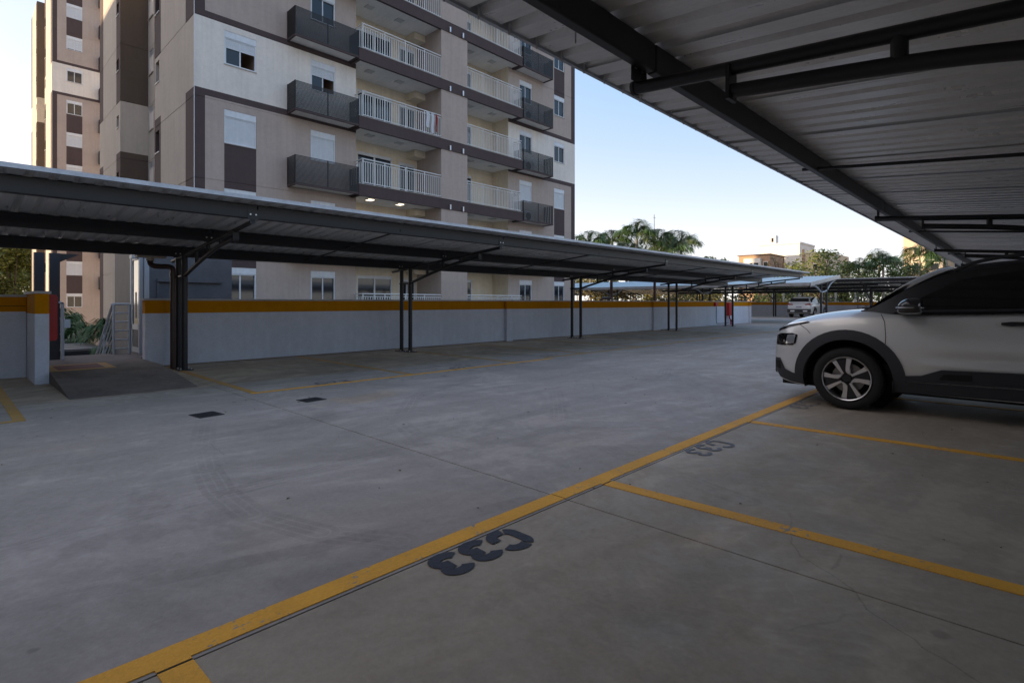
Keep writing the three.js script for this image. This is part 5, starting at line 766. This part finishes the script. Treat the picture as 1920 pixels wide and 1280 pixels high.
{ // the near hatchback: nose to the lane, its near flank towards the camera
  const C = { crease: true, z0: 0.09, L: 4.17, half: 0.857, wr: 0.334, well: 0.428, wheels: [0.895, 3.49], cabin: [1.0, 4.02], tumble: 0.40 };
  C.top = interp([[0.09, 0.72], [0.115, 0.79], [0.17, 0.865], [0.26, 0.93], [0.42, 0.99], [0.72, 1.055], [1.06, 1.085], [1.5, 1.075], [2.3, 1.10], [3.3, 1.13], [3.9, 1.12], [4.1, 1.0], [4.17, 0.86]]);
  C.bot = interp([[0.09, 0.40], [0.13, 0.31], [0.22, 0.25], [0.5, 0.215], [1.3, 0.235], [3.2, 0.25], [3.8, 0.28], [4.17, 0.45]]);
  C.W = interp([[0.09, 0.57], [0.115, 0.635], [0.18, 0.71], [0.29, 0.78], [0.47, 0.83], [0.8, 0.855], [1.4, 0.857], [3.2, 0.857], [3.8, 0.81], [4.1, 0.70], [4.17, 0.6]]);
  C.roof = interp([[0.98, 1.07], [1.08, 1.09], [1.37, 1.30], [1.63, 1.455], [1.8, 1.515], [2.0, 1.55], [2.35, 1.57], [2.9, 1.55], [3.4, 1.49], [3.75, 1.36], [4.02, 1.12]]);
  C.belt = interp([[1.0, 1.065], [1.5, 1.06], [2.3, 1.085], [3.3, 1.12], [4.02, 1.10]]); C.wb = interp([[1.0, 0.68], [1.25, 0.735], [1.6, 0.765], [2.3, 0.77], [3.3, 0.755], [4.02, 0.63]]);
  const T = thing('parked_car', 'light grey hatchback with black wheel arches parked nearest under the right carport', 'car', 7.52, 0, 2.33);
  const { g, S } = carShell(C); part('body', creased(wheelWells(g, C)), carPaint, T, { local: true });
  const gh = greenhouse(C), SG = gh.SG; part('cabin', gh.g, pillarBlack, T, { local: true });
  part('underbody', lb(-0.66, 0.66, 0.2, 0.5, 0.2, 4.0), underMat, T, { local: true });
  // windscreen: follows the roof curve between the pillars
  { const rows = []; for (let i = 0; i <= 16; i++) { const z = lerp(1.06, 1.72, i / 16), r = C.roof(z), b = C.belt(z), hs = b + (r - b) * 0.86, xs = SG(z, hs); rows.push([-0.9, -0.75, -0.5, -0.25, 0, 0.25, 0.5, 0.75, 0.9].map((q) => [xs * q, r - (r - hs) * 0.5 * Math.pow(Math.abs(q), 6) - 0.012 * q * q + 0.016 + 0.045 * Math.sin(Math.PI * clamp((z - 1.02) / 0.86, 0, 1)), z])); } part('windscreen', creased(gridGeo(rows)), carGlass, T, { local: true }); }
  sided('side_window', (both) => patch(SG, [[1.53, 1.075], [1.9, 1.085], [2.3, 1.1], [2.52, 1.107]], [[1.525, 1.2], [1.83, 1.375], [2.27, 1.452], [2.52, 1.46]], 0.006, both, 24, 8, 0.008), carGlass, T);
  sided('side_window', (both) => patch(SG, [[2.6, 1.11], [3.0, 1.125], [3.5, 1.15]], [[2.6, 1.46], [3.0, 1.445], [3.5, 1.3]], 0.006, both, 20, 8, 0.008), carGlass, T);
  sided('belt_moulding', (both) => patch(SG, [[1.3, 1.05], [2.3, 1.075], [3.5, 1.118]], [[1.3, 1.066], [2.3, 1.092], [3.5, 1.136]], 0.03, both, 24, 2, 0.03), plastic, T);
  // arches, sills and door cladding
  const ring = (zc, r0, r1, a0, a1, fy) => { const lo = [], hi = []; for (let i = 0; i <= 24; i++) { const a = lerp(a0, a1, i / 24) * Math.PI / 180; lo.push([zc + r0 * Math.cos(a), C.wr + r0 * fy * Math.sin(a)]); hi.push([zc + r1 * Math.cos(a), C.wr + r1 * fy * Math.sin(a)]); } return [lo, hi]; };
  for (const z of C.wheels) { const [lo, hi] = ring(z, 0.418, 0.525, -4, 184, 1.0); sided('wheel_arch_trim', (both) => patch(S, lo, hi, 0.016, both, 48, 5, 0.05), plastic, T); }
  sided('sill_trim', (both) => patch(S, [[1.3, 0.235], [2.2, 0.25], [3.1, 0.262]], [[1.3, 0.345], [2.2, 0.362], [3.1, 0.375]], 0.012, both, 24, 4, 0.04), plastic, T);
  sided('door_cladding', (both) => patch(S, [[1.36, 0.352], [1.7, 0.362], [2.2, 0.372], [3.06, 0.385]], [[1.36, 0.405], [1.54, 0.425], [1.7, 0.495], [2.2, 0.51], [2.7, 0.515], [3.06, 0.51]], 0.02, both, 40, 5, 0.03), plastic, T);
  sided('recess_shade_patch', (both) => patch(S, [[1.68, 0.40], [1.93, 0.405]], [[1.72, 0.455], [1.93, 0.465]], 0.024, both, 8, 3, 0.004), underMat, T);  // near-black patch set proud; its colour paints the shade of a recess
  sided('cladding_panel', (both) => patch(S, [[2.1, 0.4], [2.6, 0.41]], [[2.1, 0.468], [2.6, 0.475]], 0.0245, both, 10, 3, 0.004), plastic, T);
  // front: bumper, lamps
  part('lower_bumper', [...patch(S, [[0.12, 0.36], [0.18, 0.275], [0.32, 0.238], [0.47, 0.225]], [[0.12, 0.5], [0.19, 0.5], [0.25, 0.38], [0.34, 0.345], [0.47, 0.335]], 0.014, both, 28, 6, 0.05), (() => { const g = new RoundedBoxGeometry(1.1, 0.2, 0.08, 2, 0.03); g.translate(0, 0.4, 0.115); return g; })()], plastic, T, { local: true });
  sided('fog_lamp_bezel', (both) => patch(S, [[0.125, 0.385], [0.19, 0.375]], [[0.125, 0.47], [0.19, 0.47]], 0.02, both, 8, 4, 0.01), underMat, T);
  sided('headlight', (both) => patch(S, [[0.13, 0.655], [0.21, 0.655], [0.35, 0.665], [0.385, 0.69]], [[0.125, 0.765], [0.2, 0.79], [0.34, 0.80], [0.4, 0.785]], 0.008, both, 24, 6, 0.02), carGlass, T);
  sided('headlight_reflector', (both) => patch(S, [[0.26, 0.675], [0.365, 0.685]], [[0.285, 0.78], [0.38, 0.785]], 0.011, both, 10, 4, 0.006), lens, T);
  sided('daytime_light', (both) => patch(S, [[0.14, 0.808], [0.29, 0.865], [0.52, 0.925]], [[0.145, 0.828], [0.29, 0.895], [0.52, 0.935]], 0.006, both, 20, 3, 0.012), carGlass, T);
  sided('chrome_strip', (both) => patch(S, [[0.15, 0.83], [0.29, 0.9], [0.5, 0.938]], [[0.15, 0.838], [0.29, 0.908], [0.5, 0.944]], 0.008, both, 20, 2, 0.012), chrome, T);
  part('grille', (() => { const g = new RoundedBoxGeometry(0.9, 0.14, 0.05, 2, 0.02); g.translate(0, 0.6, 0.09); return g; })(), underMat, T, { local: true });
  const seams = std([0.02, 0.02, 0.02], 0.9);
  sided('door_seam', (q) => seam(S, [[1.2, 1.03], [1.235, 0.95], [1.25, 0.8], [1.245, 0.68], [1.265, 0.62]], q), seams, T); sided('door_seam', (q) => seam(S, [[2.56, 1.05], [2.56, 0.52]], q), seams, T);
  sided('bonnet_seam', (q) => seam(S, [[0.42, 0.9], [0.5, 0.845], [0.54, 0.8]], q, 0.005), seams, T);
  sided('door_handle', (both) => patch(S, [[2.13, 0.945], [2.2, 0.935], [2.36, 0.945]], [[2.13, 0.965], [2.2, 0.975], [2.36, 0.975]], 0.03, both, 14, 4, 0.02), glossBlack, T);
  for (const s of both) { const m = new THREE.SphereGeometry(1, 28, 18); const p = m.attributes.position; for (let i = 0; i < p.count; i++) { const x = p.getX(i), y = p.getY(i), z = p.getZ(i); p.setXYZ(i, s * (0.985 + x * 0.10), 1.115 + Math.sign(y) * Math.pow(Math.abs(y), 0.8) * 0.082 - (z < 0 ? z * z * 0.03 : 0), 1.5 + Math.sign(z) * Math.pow(Math.abs(z), z > 0 ? 0.45 : 0.9) * (z > 0 ? 0.075 : 0.135)); } m.computeVertexNormals(); const mi = part('door_mirror', m, glossBlack, T, { local: true }); const ft = lb(s > 0 ? 0.78 : -0.95, s > 0 ? 0.95 : -0.78, 1.035, 1.06, 1.36, 1.52); part('mirror_foot', ft, plastic, mi, { local: true }); const st = new THREE.SphereGeometry(1, 20, 8, 0, Math.PI * 2); st.scale(0.09, 0.012, 0.12); st.translate(s * 1.002, 1.10, 1.47); part('mirror_indicator', st, chrome, mi, { local: true }); }
  for (const s of both) { const rl = new THREE.TubeGeometry(new THREE.CatmullRomCurve3([[1.78, 1.47], [1.95, 1.545], [2.3, 1.6], [2.9, 1.59], [3.35, 1.52]].map(([z, h]) => new THREE.Vector3(s * 0.58, h, z))), 30, 0.018, 8); part('roof_rail', rl, plastic, T, { local: true }); }
  for (const [x, y] of [[-0.5, 0.1], [0.2, 0.75]]) { const wp = new THREE.TubeGeometry(new THREE.CatmullRomCurve3([new THREE.Vector3(x, 1.105, 1.06), new THREE.Vector3((x + y) / 2, 1.135, 1.12), new THREE.Vector3(y, 1.12, 1.11)]), 14, 0.009, 6); part('wiper', wp, plastic, T, { local: true }); }
  part('cowl_panel', lb(-0.62, 0.62, 1.078, 1.098, 1.0, 1.1), plastic, T, { local: true });
  addWheels(T, C, makeWheel(0.334, 0.236, 0.205));
  for (const s of both) part('inner_arch_wall', (() => { const g = new THREE.CircleGeometry(0.424, 40); g.rotateY(s * Math.PI / 2); g.translate(s * 0.452, 0.334, 0.895); return g; })(), underMat, T, { local: true });
  for (const s of both) part('inner_arch', (() => { const g = new THREE.CylinderGeometry(0.422, 0.422, 0.46, 40, 1, true, -0.3, Math.PI + 0.6); g.rotateZ(Math.PI / 2); g.translate(s * 0.625, 0.334, 0.895); return g; })(), underMat, T, { local: true });
}
{ // the sport utility parked against the far wall, tail towards the camera
  const C = { L: 4.46, half: 0.91, wr: 0.345, well: 0.41, wheels: [0.92, 3.56], cabin: [1.15, 4.4], tumble: 0.36 };
  C.top = interp([[0, 0.75], [0.1, 0.9], [0.4, 1.0], [1.2, 1.08], [2.5, 1.1], [3.8, 1.12], [4.3, 1.1], [4.4, 1.04], [4.46, 0.92]]); C.bot = interp([[0, 0.4], [0.1, 0.28], [1, 0.24], [3.8, 0.26], [4.3, 0.32], [4.46, 0.42]]);
  C.W = interp([[0, 0.62], [0.1, 0.74], [0.5, 0.89], [1.5, 0.91], [3.9, 0.9], [4.25, 0.86], [4.42, 0.8], [4.46, 0.76]]);
  C.roof = interp([[1.15, 1.09], [1.6, 1.36], [2.0, 1.55], [2.6, 1.62], [3.4, 1.61], [3.95, 1.56], [4.15, 1.45], [4.4, 1.1]]); C.belt = interp([[1.15, 1.08], [3, 1.1], [4.4, 1.09]]); C.wb = interp([[1.15, 0.72], [1.8, 0.79], [3.5, 0.79], [4.4, 0.74]]);
  const T = thing('parked_car', 'white sport utility car parked tail out against the far wall', 'car', 49.7, 0, 12.9, undefined, -Math.PI / 2);
  const wp = new THREE.MeshPhysicalMaterial({ color: col(0.66, 0.68, 0.70), roughness: 0.4, clearcoat: 1, clearcoatRoughness: 0.05 });
  const { g, S } = carShell(C); part('body', creased(wheelWells(g, C)), wp, T, { local: true }); const gh = greenhouse(C); part('cabin', gh.g, wp, T, { local: true });
  sided('side_window', (both) => patch(gh.SG, [[1.7, 1.1], [3, 1.12], [4.0, 1.16]], [[1.75, 1.3], [2.1, 1.5], [3, 1.54], [4.0, 1.4]], 0.008, both, 24, 6, 0.01), carGlass, T);
  { const rows = []; for (let i = 0; i <= 8; i++) { const z = lerp(4.13, 4.33, i / 8), r = C.roof(z); rows.push([-0.62, -0.4, 0, 0.4, 0.62].map((x) => [x * (1 + i * 0.012), r + 0.012 - 0.02 * x * x, z + 0.008])); } part('rear_window', creased(gridGeo(rows)), carGlass, T, { local: true }); }
  for (const s of both) part('tail_light', (() => { const g = new RoundedBoxGeometry(0.42, 0.1, 0.12, 2, 0.03); g.rotateZ(s * 0.12); g.translate(s * 0.62, 1.0, 4.38); return g; })(), redLens, T, { local: true });
  part('rear_bumper', (() => { const g = new RoundedBoxGeometry(1.66, 0.3, 0.16, 3, 0.05); g.translate(0, 0.52, 4.4); return g; })(), plastic, T, { local: true });
  part('number_plate', lb(-0.2, 0.2, 0.74, 0.87, 4.44, 4.475), std([0.35, 0.35, 0.4], 0.6), T, { local: true });
  for (const s of both) part('bumper_insert', lb(s > 0 ? 0.3 : -0.6, s > 0 ? 0.6 : -0.3, 0.45, 0.55, 4.47, 4.49), M.whiteAlu, T, { local: true });
  for (const s of both) part('door_mirror', (() => { const g = new THREE.SphereGeometry(1, 16, 10); g.scale(0.1, 0.07, 0.06); g.translate(s * 1.0, 1.14, 1.75); return g; })(), glossBlack, T, { local: true });
  for (const z of C.wheels) { const lo = [], hi = []; for (let i = 0; i <= 20; i++) { const a = (-8 + 196 * i / 20) * Math.PI / 180; lo.push([z + 0.39 * Math.cos(a), C.wr + 0.4 * Math.sin(a)]); hi.push([z + 0.46 * Math.cos(a), C.wr + 0.47 * Math.sin(a)]); } sided('wheel_arch_trim', (both) => patch(S, lo, hi, 0.014, both, 30, 3, 0.04), plastic, T); }
  addWheels(T, C, makeWheel(0.345, 0.23, 0.22));
}
{ // bicycle beyond the car bonnet
  const T = thing('bicycle', 'dark bicycle leaning by the far carport posts beyond the car bonnet', 'bicycle', 45, 0, 8.6, undefined, 1.35), m = M.iron, R = (a, b, r = 0.018) => rod(a, b, r, 8);
  for (const x of [-0.52, 0.52]) { const w = new THREE.Group(); w.name = 'wheel'; T.add(w); w.position.set(x, 0.34, 0); const t = new THREE.TorusGeometry(0.32, 0.024, 8, 40); part('tyre', t, rubber, w, { local: true }); part('spokes', Array.from({ length: 12 }, (_, i) => rod([0, 0, 0], [0.31 * Math.cos(i * 0.5236), 0.31 * Math.sin(i * 0.5236), 0], 0.003, 4)), M.steel, w, { local: true, kind: 'stuff' }); }
  part('frame', [R([-0.05, 0.3, 0], [-0.2, 0.8, 0]), R([-0.05, 0.3, 0], [0.36, 0.76, 0]), R([-0.18, 0.74, 0], [0.37, 0.82, 0]), R([-0.52, 0.34, 0], [-0.05, 0.3, 0], 0.012), R([-0.52, 0.34, 0], [-0.18, 0.74, 0], 0.012)], m, T, { local: true }); part('fork', R([0.52, 0.34, 0], [0.36, 0.95, 0], 0.015), m, T, { local: true }); part('handlebar', [R([0.36, 0.97, -0.3], [0.36, 0.97, 0.3], 0.014)], m, T, { local: true }); part('saddle', (() => { const g = new RoundedBoxGeometry(0.26, 0.06, 0.14, 2, 0.025); g.translate(-0.22, 0.88, 0); return g; })(), rubber, T, { local: true }); part('seat_post', R([-0.2, 0.78, 0], [-0.22, 0.86, 0], 0.014), m, T, { local: true }); part('crank', R([-0.05, 0.18, 0.06], [-0.05, 0.42, -0.06], 0.012), m, T, { local: true });
}

renderer.render(scene, camera);
